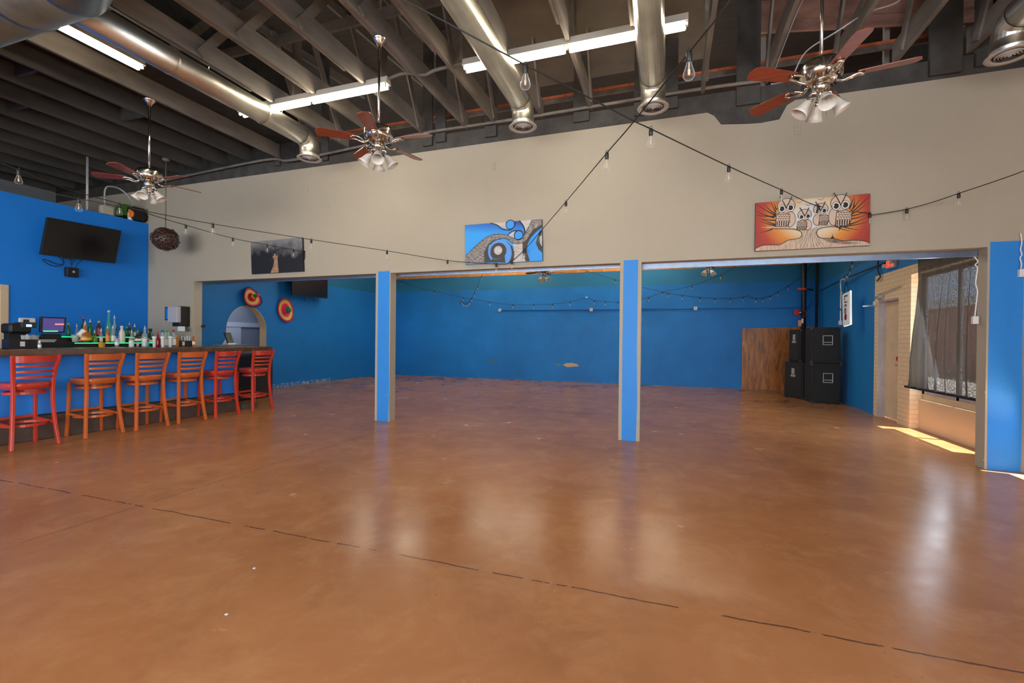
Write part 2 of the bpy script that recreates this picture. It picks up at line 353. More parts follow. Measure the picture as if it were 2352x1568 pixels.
jb.box((LX + .004, ay1 - .01, .0), (LX - .21, ay1 + .0, 1.5)); jb.box((LX + .004, ay0, .0), (LX - .21, ay0 + .01, 1.5))
struct('trim_5', jb, m_cream)
# rear room
BXR = 3.90
struct('wall_back', M().box((-13, YB, 0), (BXR + .2, YB + .25, 3.515)), m_blueB)
struct('wall_back_brick', M().box((-13, YB - .01, 3.515), (BXR + .2, YB + .25, 6.9)), m_brick)
# right wall of the rear room (door recess 9.36-10.15, window recess 7.0-8.95)
rb = M()
def rx(y): return RBX if y < 10.3 else RBX + (BXR - RBX) * (y - 10.3) / (YB - 10.3)
rb.prism([(RBX, 10.30, 0), (rx(YB), YB, 0), (rx(YB) + .35, YB, 0), (RBX + .35, 10.30, 0)], (0, 0, 5.4))
rb.box((RBX, YW + TH, 2.60), (RBX + .20, 10.30, 5.4))
struct('wall_right_rear', rb, m_blueR)
pb = M(); pt = 2.60
pb.box((RBX - .006, 10.15, 0), (RBX + .20, 10.30, 2.60)); pb.box((RBX - .006, 9.36, 2.13), (RBX + .20, 10.15, 2.60)); pb.box((RBX - .006, 8.95, 0), (RBX + .20, 9.36, 2.60))
pb.box((RBX - .006, YW + TH, 2.45), (RBX + .20, 8.95, 2.60)); pb.box((RBX - .006, YW + TH, 0), (RBX + .20, 7.05, 2.45))
struct('wall_right_rear_brick', pb, m_pbrick)
sb = M(); sb.box((RBX + .11, 7.05, 0), (RBX + .20, 8.95, .47)); sb.box((RBX + .15, 7.05, .47), (RBX + .20, 8.95, .56))
struct('wall_right_rear_sill', sb, m_cream)
wf = M()
for y in (7.05, 7.98, 8.89): wf.box((RBX + .155, y, .56), (RBX + .19, y + .06, 2.45))
wf.box((RBX + .155, 7.05, .56), (RBX + .19, 8.95, .62)); wf.box((RBX + .155, 7.05, 2.39), (RBX + .19, 8.95, 2.45)); 
w1 = struct('window_1', wf, m_grey); struct('window_pane', M().box((RBX + .17, 7.11, .62), (RBX + .174, 8.89, 2.39)), glass('window_glass', (.9, .95, .95), .04), w1)
# door in the recess
dr = thing('door_2', 'tan steel exit door with a grey frame set in the cream painted brick', 'door', (RBX + .11, 9.75, 0)); dr['kind'] = 'structure'
obj('door_panel', M().box((RBX + .115, 9.37, .01), (RBX + .16, 10.14, 2.10)), m_doorp, dr, .004)
fb = M(); fb.box((RBX - .004, 10.145, 0), (RBX + .12, 10.155, 2.13)); fb.box((RBX, 9.355, 0), (RBX + .12, 9.365, 2.13)); fb.box((RBX, 9.36, 2.10), (RBX + .12, 10.15, 2.13))
obj('door_frame', fb, m_grey, dr)
hb = M(); hb.box((RBX + .095, 9.42, .93), (RBX + .115, 9.47, 1.18)); hb.cyl((RBX + .09, 9.445, .98), (RBX + .04, 9.445, .98), .012); hb.cyl((RBX + .045, 9.445, .98), (RBX + .045, 9.56, .98), .011)
obj('door_handle', hb, m_grey, dr)
sgn = obj('door_sign', M().box((RBX + .108, 9.54, 1.05), (RBX + .114, 9.72, 1.12)), pm('red_sign', (.55, .03, .02), .5), dr)
cb = M(); cb.cyl((RBX - .06, 10.10, 2.19), (RBX - .06, 9.92, 2.19), .028); cb.sweep([(RBX - .05, 10.05, 2.24), (RBX - .03, 9.25, 2.30)], .02, .012); cb.box((RBX - .02, 9.98, 2.14), (RBX, 10.14, 2.24))
obj('door_closer', cb, m_grey, dr)
# baseboards absent; right wall of the front room with storefront windows, rear and front enclosure
fw = M(); fw.box((RX, 6.2, 0), (RX + .3, YW + TH, 5.4)); fw.box((RX, -6, 0), (RX + .4, -4, 5.4)); fw.box((RX, -4, 2.6), (RX + .3, 6.2, 5.4)); fw.box((RX + .11, -4, 0), (RX + .3, 6.2, .5))
for y in (-1.6, 1.2, 3.7): fw.box((RX, y, .5), (RX + .3, y + .3, 2.6))
struct('wall_right', fw, m_cream)
struct('wall_front', M().box((-14, -6.2, 0), (4.1, -6, 6)), m_beige)
blind = M()
for y0, y1 in ((-4, -1.6), (-1.3, 1.2), (1.5, 3.7), (4.0, 6.2)): blind.box((RX + .02, y0 + .03, .78), (RX + .03, y1 - .03, 2.6))
tag(obj('added_window_shade', blind, m_curt), 'unseen dark sheer shades added over the shop windows to narrow the sun strip', 'shade', kind='structure')  # out of view, added so the sun strip on the floor stays narrow
# room beyond arch and kitchen
kb = M(); kb.box((-13.2, -6, 0), (-13, 15, 5.4)); kb.box((-13, 5.2, 0), (LX - .14, 5.3, 3.5))
struct('wall_kitchen', kb, pm('grey_room_paint', (.22, .23, .25), .6))
ar = M(); ar.box((-11.62, 6.6, 0), (-11.5, 12.0, 2.9))
struct('wall_hall', ar, pm('grey_hall_paint', (.25, .27, .31), .6))
struct('ceiling_hall', M().box((-13, 6.5, 2.9), (LX - .2, 12.0, 3.0)), pm('grey_hall_ceiling', (.3, .3, .3), .6))
hd = M(); hd.box((-11.5, 8.95, 0), (-11.47, 9.75, 1.75)); hd.box((-11.5, 9.0, 1.62), (-11.46, 10.35, 1.75))
struct('door_3', hd, pm('pale_grey_door', (.50, .54, .60), .5))
# ------------------------------------------------------------ ceiling
XS = -6.15
dk = M()
ys = [-6, -3, 0, 3, 6.33, 9, 12, 14.8]
for a, bb in zip(ys, ys[1:]):
    za, zb = deckz(a), deckz(bb)
    dk.hexa([(XS, a, za), (4.1, a, za), (4.1, bb, zb), (XS, bb, zb), (XS, a, za + .05), (4.1, a, za + .05), (4.1, bb, zb + .05), (XS, bb, zb + .05)])
    if a >= 6.3: dk.hexa([(-13.2, a, za), (XS, a, za), (XS, bb, zb), (-13.2, bb, zb), (-13.2, a, za + .05), (XS, a, za + .05), (XS, bb, zb + .05), (-13.2, bb, zb + .05)])
struct('ceiling_panel', M().hexa([(-2.05, 2.4, 5.20), (.50, 2.4, 5.20), (.50, 6.9, 5.30), (-2.05, 6.9, 5.30), (-2.05, 2.4, 5.23), (.50, 2.4, 5.23), (.50, 6.9, 5.33), (-2.05, 6.9, 5.33)]), pm('brown_ceiling_panel', (.15, .12, .085), .7, 0, .15, 3, .1))
ceil = struct('ceiling', dk, m_deck)
struct('ceiling_left', M().box((-14, -6.2, CZ + .245), (XS, 6.34, CZ + .30)), m_deckd)
struct('ceiling_step', M().box((XS - .03, -6, CZ + .245), (XS, 6.34, 6.2)), m_deckd)
gb = M(); gb.box((4.0, -6, 5.3), (4.1, 15, 7.3)); gb.box((-13.2, 6.34, 4.5), (XS, 6.4, 6.2))
gb.box((RBX - .05, 6.6, 4.45), (RBX - .003, 10.2, 7.2)); struct('wall_gable', gb, m_deckd)
# the dark beam on the middle wall, studs, ledger, red boards
bm_ = M(); bm_.box((-13, YW + .016, 4.0), (RX, YW + TH, 4.515))
tag(obj('wall_beam', bm_, m_dark), 'long dark timber beam running along the top of the beige wall', 'beam', kind='structure')
posts = [(983, 28), (1013, 28), (1128, 30), (1335, 36), (1474, 34), (1537, 34), (1717, 44), (2168, 48), (748, 22), (640, 18), (2252, 20)]
names_ = {0: 'dark stud rising from the wall beam'}
for k, (px, w) in enumerate(posts):
    zb = {1717: 4.30, 2168: 4.33}.get(px, 4.36 + .03 * (k % 2))
    x = ony(px, 300, YW).x; hw = w * .0030
    sb = M().box((x - hw, YW - .026, zb), (x + hw, YW + .015, deckz(6.3) if x > XS else 4.77))
    who = {983: 'right behind the second fan hub', 1013: 'just right of the middle fan blades', 1128: 'between the middle fan and the second duct outlet', 1335: 'behind the crossing bulb strings', 1474: 'left of the third duct outlet', 1537: 'right of the third duct outlet', 1717: 'above the broken notch, left of the right fan', 2168: 'right of the right fan blades', 748: 'right of the first duct outlet', 640: 'left of the first duct outlet', 2252: 'beside the far right duct outlet'}[px]
    tag(obj('wall_stud', sb, m_dark, off=(x, YW, zb)), 'dark timber stud on the wall beam ' + who, 'stud', 'studs standing on the wall beam')
ld = M(); ld.box((-6.1, 6.72, 4.93), (3.5, 6.76, 5.03))
lo = tag(obj('ledger_board', ld, m_jst), 'thin horizontal ledger behind the studs with a raw red edge', 'board')
obj('red_edge', M().box((-6.1, 6.70, 4.985), (3.2, 6.72, 5.02)), m_redl, lo)
for nm, z0, z1, lab in (('upper', 5.76, 6.03, 'wide reddish brown old board in the roof above the right fan'), ('lower', 5.60, 5.74, 'narrower reddish board right under the wide one in the roof')):
    a0, a1 = z0, z1; d = -.42
    tag(obj('roof_board', M().hexa([(1.0, 7.0, a0), (3.9, 7.0, a0 + d), (3.9, 7.04, a0 + d), (1.0, 7.04, a0), (1.0, 7.0, a1), (3.9, 7.0, a1 + d), (3.9, 7.04, a1 + d), (1.0, 7.04, a1)]), m_redw), lab, 'board', 'reddish boards in the roof')
for px, z0, z1, lab in ((1753, 4.75, 5.75, 'thin pale stick behind the post over the wall notch'), (2034, 4.9, 6.0, 'thin pale stick behind the right fan blades'), (2205, 5.2, 6.0, 'thin pale stick near the far right duct')):
    x = ony(px, 60, 7.25).x; tag(obj('thin_stud', M().box((x - .03, 7.2, z0), (x + .03, 7.25, z1)), pm('pale_stick', (.40, .38, .34), .7) if 'pale_stick' not in bpy.data.materials else bpy.data.materials['pale_stick'], off=(x, 7.2, z0)), lab, 'stick', 'pale sticks in the roof')
# trusses
tx = [3.07, 2.40, 1.80, 1.10, .38, -.35, -1.05, -1.75, -2.46, -2.93, -3.65, -4.42, -5.12, -5.75]
where = ['over the right shop window', 'second from the right wall', 'passing right of the right fan rod', 'carrying the right ceiling fan', 'between the right fan and the third duct', 'beside the third duct run', 'over the long lamp, left of the third duct', 'right beside the second duct', 'left beside the second duct', 'carrying the middle ceiling fan', 'just left of the middle fan', 'over the left end of the middle lamp', 'right beside the first duct', 'over the first duct run']
for k, x in enumerate(tx):
    t_ = thing('roof_truss', 'dark timber roof truss ' + where[k], 'truss', (x, 2, CZ), 'roof trusses over the front room')
    obj('bottom_chord', M().box((x - .022, -6, CZ), (x + .022, YW + .01, CZ + .235)), m_jst, t_, .004)
    zt = lambda y: deckz(y)
    obj('top_chord', M().hexa([(x - .022, -6, zt(-6) - .18), (x + .022, -6, zt(-6) - .18), (x + .022, 7.6, zt(7.6) - .18), (x - .022, 7.6, zt(7.6) - .18), (x - .022, -6, zt(-6)), (x + .022, -6, zt(-6)), (x + .022, 7.6, zt(7.6)), (x - .022, 7.6, zt(7.6))]), m_jst, t_)
    for j, (y0, y1) in enumerate(((.2, 1.4), (3.72, 4.66), (2.9, 2.0), (6.15, 5.4))):
        jit = .05 * math.sin(k * 2.1 + j); sd = .034 if x < .5 else -.034
        obj('web', M().sweep([(x + sd, y0 + jit, CZ + .03), (x + sd, y1 + jit, deckz(y1) - .02)], .10, .024, (1, 0, 0)), m_jst, t_)
    if k % 2 == 0: obj('post', M().box((x - .06, 5.2, CZ + .1), (x - .02, 5.34, deckz(5.2))), m_jst, t_)
    # splice board nailed to the side of the chord
    obj('splice_board', M().box((x - .05, 1.0 + .2 * (k % 3), CZ - .005), (x - .022, 4.5 + .25 * (k % 2), CZ + .10)), pm('weathered_splice', (.16, .125, .095), .7, 0, .3, 5) if k == 0 else bpy.data.materials['weathered_splice'], t_)
for y, z, x0, x1, lab in ((4.75, 5.25, -6.1, -2.3, 'dark cross brace above the middle lamp'), (3.4, 5.05, -6.1, -3.4, 'dark cross brace over the first duct'), (5.6, 5.5, -2.4, 1.0, 'dark cross brace above the crossing bulb strings')):
    tag(obj('cross_brace', M().box((x0, y, z), (x1, y + .04, z + .13)), m_jst), lab, 'brace', 'braces between the trusses')
jx = [-6.60, -7.24, -7.88, -8.52, -9.16, -9.80, -10.44, -11.08, -11.72, -12.36, -13.0]
jw = ['carrying the left ceiling fan', 'first one left of the left fan rod', 'second one left of the left fan rod', 'carrying the woven ball lamp', 'next left of the ball lamp canopy', 'over the top of the blue wall', 'first beyond the blue wall top', 'second beyond the blue wall top', 'third beyond the blue wall top', 'fourth beyond the blue wall top', 'last one far over the kitchen']
for k, x in enumerate(jx):
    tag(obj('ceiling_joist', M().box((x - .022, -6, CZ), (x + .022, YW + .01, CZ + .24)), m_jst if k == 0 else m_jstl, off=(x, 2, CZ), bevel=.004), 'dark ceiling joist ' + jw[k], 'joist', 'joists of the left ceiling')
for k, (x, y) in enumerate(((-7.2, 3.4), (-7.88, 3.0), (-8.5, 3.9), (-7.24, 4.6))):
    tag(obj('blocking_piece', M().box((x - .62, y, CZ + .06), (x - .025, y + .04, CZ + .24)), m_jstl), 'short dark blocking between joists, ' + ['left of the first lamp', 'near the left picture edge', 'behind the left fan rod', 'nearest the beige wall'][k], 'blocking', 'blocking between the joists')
tag(obj('conduit', M().tube(catmull([(-9.6, 6.29, 4.40), (-6.9, 6.27, 4.50), (-6.2, 6.26, 4.42), (-4.5, 6.27, 4.50), (-3.6, 6.26, 4.54), (-2.0, 6.25, 4.53), (.2, 6.25, 4.55), (1.05, 6.25, 4.53)]), .022), m_jst), 'grey conduit running along the beam over the beige wall', 'pipe')
tag(obj('conduit', M().tube(catmull([(-3.35, 4.86, 4.56), (-3.1, 4.87, 4.60), (-2.85, 4.90, 4.55), (-2.7, 4.9, 4.58), (-2.3, 4.86, 4.57)]), .02), m_jst), 'short grey conduit linking the two ceiling lamps', 'pipe')
cw = [at(1772, 193, 4.9), at(1790, 190, 5.0), at(1818, 178, 5.2), at(1850, 120, 5.0), at(1918, 75, 4.7), at(1990, 30, 4.6), at(2060, 5, 4.5), at(2100, -40, 4.3)]
tag(obj('wire', M().tube(catmull(cw), .008), m_grey), 'loose pale wire curling behind the right ceiling fan', 'wire')
tag(obj('wire', M().tube(catmull([at(1776, 170, 5.4), at(1800, 105, 5.3), at(1830, 30, 5.2), at(1860, -30, 4.9)]), .008), m_grey), 'pale wire hanging along the truss left of the right fan', 'wire')

# ------------------------------------------------------------ ducts
DZ = 4.335
def duct(x, y0, lab, r=.135, ye=5.36):
    t_ = thing('round_duct', lab, 'duct', (x, 4, DZ), 'round branch ducts')
    obj('duct_run', M().lathe([(r, 0), (r, ye - y0)], (x, y0, DZ), 28, 0, Matrix.Rotation(-PI / 2, 3, 'X')), m_galv, t_)
    for yy in (y0 + .9, y0 + 2.1):
        if yy < ye - .2: obj('seam_band', M().lathe([(r + .003, 0), (r + .007, .015), (r + .003, .03)], (x, yy, DZ), 28, 0, Matrix.Rotation(-PI / 2, 3, 'X'), caps=False), m_galv, t_)
    e = M(); pts = []; rr = .16
    for i in range(5):
        a = PI / 2 * i / 4; pts.append((x, ye + rr * math.sin(a), DZ - rr * (1 - math.cos(a))))
    P = [(x, ye, DZ), (x, ye + .09, DZ - .02), (x, ye + .15, DZ - .08), (x, ye + .17, DZ - .16)]
    rings = []
    for i, p in enumerate(P):
        a = (0, .35, 1.1, PI / 2)[i]
        nrm = Vector((0, math.cos(a), -math.sin(a))); u_ = Vector((1, 0, 0)); w_ = nrm.cross(u_)
        rings.append([Vector(p) + u_ * math.cos(2 * PI * j / 28) * (r + .003) + w_ * math.sin(2 * PI * j / 28) * (r + .003) for j in range(28)])
    e.add([q for g in rings for q in g], [(i * 28 + j, i * 28 + (j + 1) % 28, (i + 1) * 28 + (j + 1) % 28, (i + 1) * 28 + j) for i in range(3) for j in range(28)], 0, False)
    obj('elbow', e, m_galv, t_)
    yc = ye + .17
    obj('collar', M().lathe([(r + .002, DZ - .285), (r + .002, DZ - .25), (r + .006, DZ - .245), (r + .006, DZ - .235), (r + .002, DZ - .23), (r + .002, DZ - .15)], (x, yc, 0), 28, 0, caps=False), m_galv, t_)
    zd = DZ - .295; dd = M()
    dd.lathe([(.122, zd + .012), (.126, zd + .003), (.172, zd), (.177, zd + .006), (r, zd + .022), (r, zd + .04)], (x, yc, 0), 36, 0, caps=False)
    df = obj('diffuser', dd, m_dif, t_)
    for k, rr2 in enumerate((.100, .078, .056, .034)):
        obj('louver_ring', M().lathe([(rr2 - .004, zd + .000 - k * .002), (rr2 + .007, zd + .008 - k * .002), (rr2 + .005, zd + .011 - k * .002), (rr2 - .006, zd + .003 - k * .002)], (x, yc, 0), 28, 0, caps=False), m_dif, df)
    obj('louver_hub', M().lathe([(.001, zd - .008), (.016, zd - .004), (.016, zd + .002)], (x, yc, 0), 16).box((x - .12, yc - .003, zd + .011), (x + .12, yc + .003, zd + .016)).box((x - .003, yc - .12, zd + .011), (x + .003, yc + .12, zd + .016)), m_dif, df)
    obj('duct_throat', M().lathe([(.124, zd + .022), (.001, zd + .023)], (x, yc, 0), 20, 0, caps=False), m_blackm, t_)
    for yy in (y0 + 1.35, ye - .35):
        if yy > y0: obj('hanger_rod', M().cyl((x + .0, yy, DZ + r - .004), (x, yy, CZ + .1), .006, 6), m_chrome, t_)
    return t_
duct(-5.16, 2.58, 'galvanised round duct beside the left lamp, ending over the left wall part')
duct(-1.78, -2.5, 'galvanised round duct in front of the long lamp, ending left of the crossing strings')
duct(-.20, -2.5, 'galvanised round duct in the middle, its outlet over the crossing strings')
duct(2.98, 2.5, 'galvanised round duct at the far right edge over the blue post')
tr_ = thing('trunk_duct', 'large galvanised trunk duct crossing the upper left corner', 'duct', (-6.5, 2.35, 4.36))
RY = Matrix.Rotation(PI / 2, 3, 'Y')
obj('large_section', M().lathe([(.345, 0), (.345, 4.85)], (-9.6, 2.33, 4.36), 40, 0, RY, caps=True), m_galvd, tr_)
obj('reducer', M().lathe([(.345, 0), (.352, .03), (.345, .06), (.27, .28), (.275, .31), (.26, .34)], (-4.75, 2.33, 4.36), 40, 0, RY), m_galvd, tr_)
obj('small_section', M().lathe([(.26, 0), (.26, 4.9)], (-4.41, 2.33, 4.36), 40, 0, RY), m_galvd, tr_)
obj('seam_band', M().lathe([(.347, 0), (.353, .02), (.347, .04)], (-5.35, 2.33, 4.36), 40, 0, RY, caps=False), m_galvd, tr_)

# ------------------------------------------------------------ fluorescent lamps
def lamp(x0, y0, x1, y1, z, lab, group='fluorescent ceiling lamps', segs=2):
    m_tube = m_tube2 if 'rear' in group else globals()['m_tube']
    t_ = thing('fluorescent_lamp', lab, 'lamp', ((x0 + x1) / 2, (y0 + y1) / 2, z), group)
    a, b_ = Vector((x0, y0, z)), Vector((x1, y1, z)); d = (b_ - a).normalized(); s_ = Vector((-d.y, d.x, 0))
    hz = M(); q = [a - s_ * .055, b_ - s_ * .055, b_ + s_ * .055, a + s_ * .055]; q2 = [a - s_ * .035, b_ - s_ * .035, b_ + s_ * .035, a + s_ * .035]
    hz.hexa([tuple(p) for p in q] + [tuple(p + Vector((0, 0, .085))) for p in q2]); obj('housing', hz, m_fix, t_, .003)
    L_ = (b_ - a).length; n = segs
    for k in range(n):
        p, r = a + d * (L_ * k / n + .03), a + d * (L_ * (k + 1) / n - .03)
        for sg in (-1, 1):
            o_ = s_ * .034 * sg + Vector((0, 0, -.028)); obj('tube', M().cyl(p + o_, r + o_, .017, 14), m_tube, t_)
        for e in (p, r):
            for sg in (-1, 1): obj('socket', M().cbox(e + s_ * .034 * sg + Vector((0, 0, -.022)), (.022, .022, .045)), m_white, t_)
    for k in (.2, .8):
        p = a + d * L_ * k; obj('hanger_rod', M().cyl(p + Vector((0, 0, .05)), p + Vector((0, 0, (CZ + .1 if p.y < 6 else deckz(p.y) + .02) - z)), .004, 6), m_chrome, t_)
    return t_
lamp(-5.76, 4.86, -3.32, 4.86, 4.50, 'long lit fluorescent lamp between the first duct and the middle fan')
lamp(-2.29, 4.84, .15, 4.84, 4.50, 'long lit fluorescent lamp behind the two middle ducts')
lamp(-5.80, 2.40, -5.80, 3.62, 4.46, 'short lit fluorescent lamp beside the trunk duct, upper left', segs=1)
G2 = 'fluorescent lamps of the rear room'
lamp(-2.2, 13.4, .24, 13.4, 4.5, 'lit lamp high in the rear room by the back wall', G2)
lamp(-1.0, 10.1, 1.44, 10.1, 4.5, 'lit lamp high in the rear room behind the right opening', G2)
lamp(-8.9, 11.4, -6.46, 11.4, 4.5, 'lit lamp high in the rear room, left part', G2)
lamp(-5.9, 13.2, -3.5, 13.2, 4.5, 'lit lamp high in the rear room behind the middle opening', G2)
lamp(-5.8, 9.2, -3.4, 9.2, 4.5, 'lit lamp high in the rear room near the middle wall', G2)
G3 = 'added unseen fluorescent lamps behind the viewer'  # out of view, added to brighten the front room
lamp(-2.29, .6, .15, .6, 4.5, 'added unseen lamp over the middle of the front room', G3)
lamp(-5.0, -1.0, -2.56, -1.0, 4.5, 'added unseen lamp over the left of the front room', G3)
lamp(-1.2, -3.2, 1.2, -3.2, 4.5, 'added unseen lamp near the front wall', G3)
lamp(-8.6, .4, -8.6, 2.8, 4.46, 'added unseen lamp over the bar', G3)

# ------------------------------------------------------------ ceiling fans
def make_fan(lab, bladem, ang, zc=CZ, zm=3.49, sc=1.0):
    t_ = thing('ceiling_fan', lab, 'ceiling fan', (0, 0, 0), 'ceiling fans')
    obj('canopy', M().lathe([(.072, 0), (.075, -.012), (.06, -.022), (.058, -.035), (.03, -.06), (.02, -.085)], (0, 0, zc), 24), m_chrome, t_)
    obj('downrod', M().cyl((0, 0, zc - .07), (0, 0, zm + .06), .013, 12), m_chrome, t_)
    obj('motor_housing', M().lathe([(.02, .105), (.09, .10), (.135, .085), (.148, .06), (.15, .0), (.145, -.03), (.11, -.055), (.07, -.065)], (0, 0, zm), 36), m_chrome, t_)
    sl = M()
    for i in range(28):
        a = 2 * PI * i / 28; sl.cbox((.115 * math.cos(a), .115 * math.sin(a), zm - .053), (.05, .008, .006), 0, Matrix.Rotation(a, 3, 'Z') @ Matrix.Rotation(.6, 3, 'Y'))
    obj('vent_slots', sl, m_blackm, t_)
    obj('switch_housing', M().lathe([(.06, -.065), (.062, -.12), (.05, -.135), (.03, -.15), (.025, -.19), (.035, -.2), (.012, -.215), (.01, -.25), (.02, -.262), (.001, -.27)], (0, 0, zm), 24), m_chrome, t_)
    for i in range(5):
        R = Matrix.Rotation(ang + 2 * PI * i / 5, 3, 'Z'); T = R @ Matrix.Rotation(.21, 3, 'X')
        bl = M(); pr = [(.235, -.048), (.30, -.055), (.57, -.068), (.605, -.06), (.622, .0), (.60, .052), (.56, .066), (.30, .055), (.235, .048)]
        bl.prism([T @ Vector((x, y, -.003)) + Vector((0, 0, zm - .045)) for x, y in pr], T @ Vector((0, 0, .007)))
        bo = obj('blade', bl, bladem, t_)
        ir = M()
        ir.sweep(catmull([T @ Vector(p) + Vector((0, 0, zm)) for p in [(.10, 0, -.06), (.14, -.01, -.075), (.18, .02, -.065), (.22, .028, -.055), (.27, .02, -.055)]], 4), .011, .011, mi=0, rnd=8)
        ir.sweep(catmull([T @ Vector(p) + Vector((0, 0, zm)) for p in [(.10, 0, -.06), (.14, -.02, -.08), (.18, -.028, -.07), (.22, -.028, -.055), (.27, -.018, -.055), (.275, .018, -.055)]], 4), .011, .011, mi=0, rnd=8)
        obj('blade_iron', ir, m_chrome, bo)
    for i in range(4):
        a = ang + .5 + 2 * PI * i / 4; R = Matrix.Rotation(a, 3, 'Z') @ Matrix.Rotation(PI - .62, 3, 'Y')
        base = Vector((.075 * math.cos(a), .075 * math.sin(a), zm - .19))
        arm = obj('lamp_arm', M().sweep(catmull([(.03 * math.cos(a), .03 * math.sin(a), zm - .15), (.07 * math.cos(a), .07 * math.sin(a), zm - .145), tuple(base)], 4), .009, .009, rnd=8).lathe([(.022, 0), (.026, .03), (.02, .04)], base - R @ Vector((0, 0, .01)), 12, 0, R), m_chrome, t_)
        obj('glass_shade', M().lathe([(.026, .02), (.036, .04), (.042, .07), (.050, .10), (.066, .135), (.064, .135), (.047, .10), (.038, .07), (.03, .04)], base, 20, 0, R, caps=False), m_fros, arm)
        obj('lamp_bulb', M().lathe([(.012, .02), (.014, .05), (.022, .075), (.018, .10), (.001, .11)], base, 12, 0, R), m_bulb, arm)
    obj('pull_chain', M().cyl((.04, 0, zm - .13), (.04, 0, zm - .33), .0025, 5), m_chrome, t_)
    return t_
f1 = make_fan('cherry bladed ceiling fan with frosted shades hanging over the bar stools', m_blade, .04); f1.location = (-6.66, 4.24, 0)
f2 = make_fan('cherry bladed ceiling fan hanging left of the second duct outlet', m_blade, .07); f2.location = (-2.94, 4.13, 0)
f3 = make_fan('cherry bladed ceiling fan hanging by the notch in the wall top', m_blade, 1.10); f3.location = (1.13, 4.25, 0)
f4 = make_fan('dark bladed fan in the rear room seen under the middle header', m_bladed, .35, 5.6, 3.31); f4.location = (-3.34, 12.5, 0)
f5 = make_fan('dark bladed fan in the rear room seen under the right header', m_bladed, .1, 5.6, 3.27); f5.location = (.905, 12.0, 0)

# ------------------------------------------------------------ string lights
def strand(lab, nodes, bulbs, bs=1.0, group='bulb strings', r=.0045, up=()):
    """nodes: (u, v, distance) samples of the cord; bulbs: indices into nodes that carry a bulb"""
    P = []
    for n in nodes:
        q = at(*n)
        if group == 'bulb strings' and q.y > YW - .06: q = ony(n[0], n[1], YW - .06)
        P.append(q)
    t_ = thing('string_light', lab, 'string light', tuple(P[0]), group)
    pts = []
    Q = catmull(P, 5)
    obj('cord', M().tube(Q, r, 6), m_cord, t_)
    for i in bulbs:
        p = P[i]; s = bs; fl = PI if i in up else 0; R = Matrix.Rotation(fl, 3, 'X')
        so_ = M(); so_.lathe([(.006 * s, .004), (.013 * s, 0), (.0145 * s, -.012 * s), (.0145 * s, -.045 * s), (.011 * s, -.05 * s)], p, 12, 0, R)
        so_.sweep([p + Vector((.01 * s * math.cos(a), 0, .01 * s + .01 * s * math.sin(a))) for a in [k * PI / 4 for k in range(8)]], .002 * s, .002 * s, (0, 1, 0), 0, True, 5)
        so2 = obj('socket', so_, m_black, t_)
        obj('bulb', M().lathe([(.011 * s, -.046 * s), (.013 * s, -.055 * s), (.022 * s, -.085 * s), (.029 * s, -.108 * s), (.029 * s, -.118 * s), (.020 * s, -.132 * s), (.001, -.136 * s)], p, 14, 0, R), m_bulb, so2)
        obj('filament', M().lathe([(.004 * s, -.05 * s), (.003 * s, -.08 * s), (.007 * s, -.09 * s), (.006 * s, -.112 * s), (.001, -.114 * s)], p, 6, 0, R), m_fil, so2)
    return t_
strand('bulb string from the upper left down to the dead tree painting', [(-60, 350, 4.1), (43, 390, 4.35), (150, 433, 4.8), (275, 468, 5.4), (345, 492, 5.8), (427, 517, 6.5), (535, 547, 7.1), (614, 562, 7.6), (674, 573, 7.9), (697, 578, 7.96)], [1, 3, 5, 6, 7, 8])
strand('bulb string from the left edge to the bottom of the blue swirl painting', [(-80, 402, 4.4), (0, 420, 4.45), (181, 456, 4.75), (345, 487, 5.2), (489, 514, 5.7), (715, 550, 6.15), (889, 576, 6.55), (1028, 598, 6.85), (1140, 606, 6.90), (1160, 606, 6.85)], [2, 4, 5, 6, 7, 8])
strand('bulb string climbing from the blue swirl painting toward the right fan', [(1160, 607, 6.82), (1176, 599, 6.7), (1205, 573, 6.5), (1241, 532, 6.0), (1300, 463, 4.9), (1394, 351, 3.55), (1445, 292, 3.0), (1583, 120, 2.25), (1640, 50, 2.05), (1700, -30, 1.9)], [1, 2, 3, 4, 5, 7])
strand('bulb string from the owl painting across toward the second duct', [(1998, 490, 5.52), (1880, 473, 5.55), (1795, 436, 4.85), (1674, 382, 3.95), (1495, 296, 3.3), (1460, 280, 3.2), (1345, 220, 2.85), (1207, 149, 2.55), (1060, 70, 2.6), (930, 0, 2.7), (850, -50, 2.8)], [0, 1, 2, 3, 4, 7])
strand('bulb string from the owl painting out to the right edge', [(2000, 494, 5.52), (2040, 488, 5.4), (2083, 480, 5.2), (2140, 465, 4.95), (2202, 444, 4.75), (2280, 418, 4.5), (2352, 392, 4.3), (2420, 360, 4.2)], [2, 4], up=())
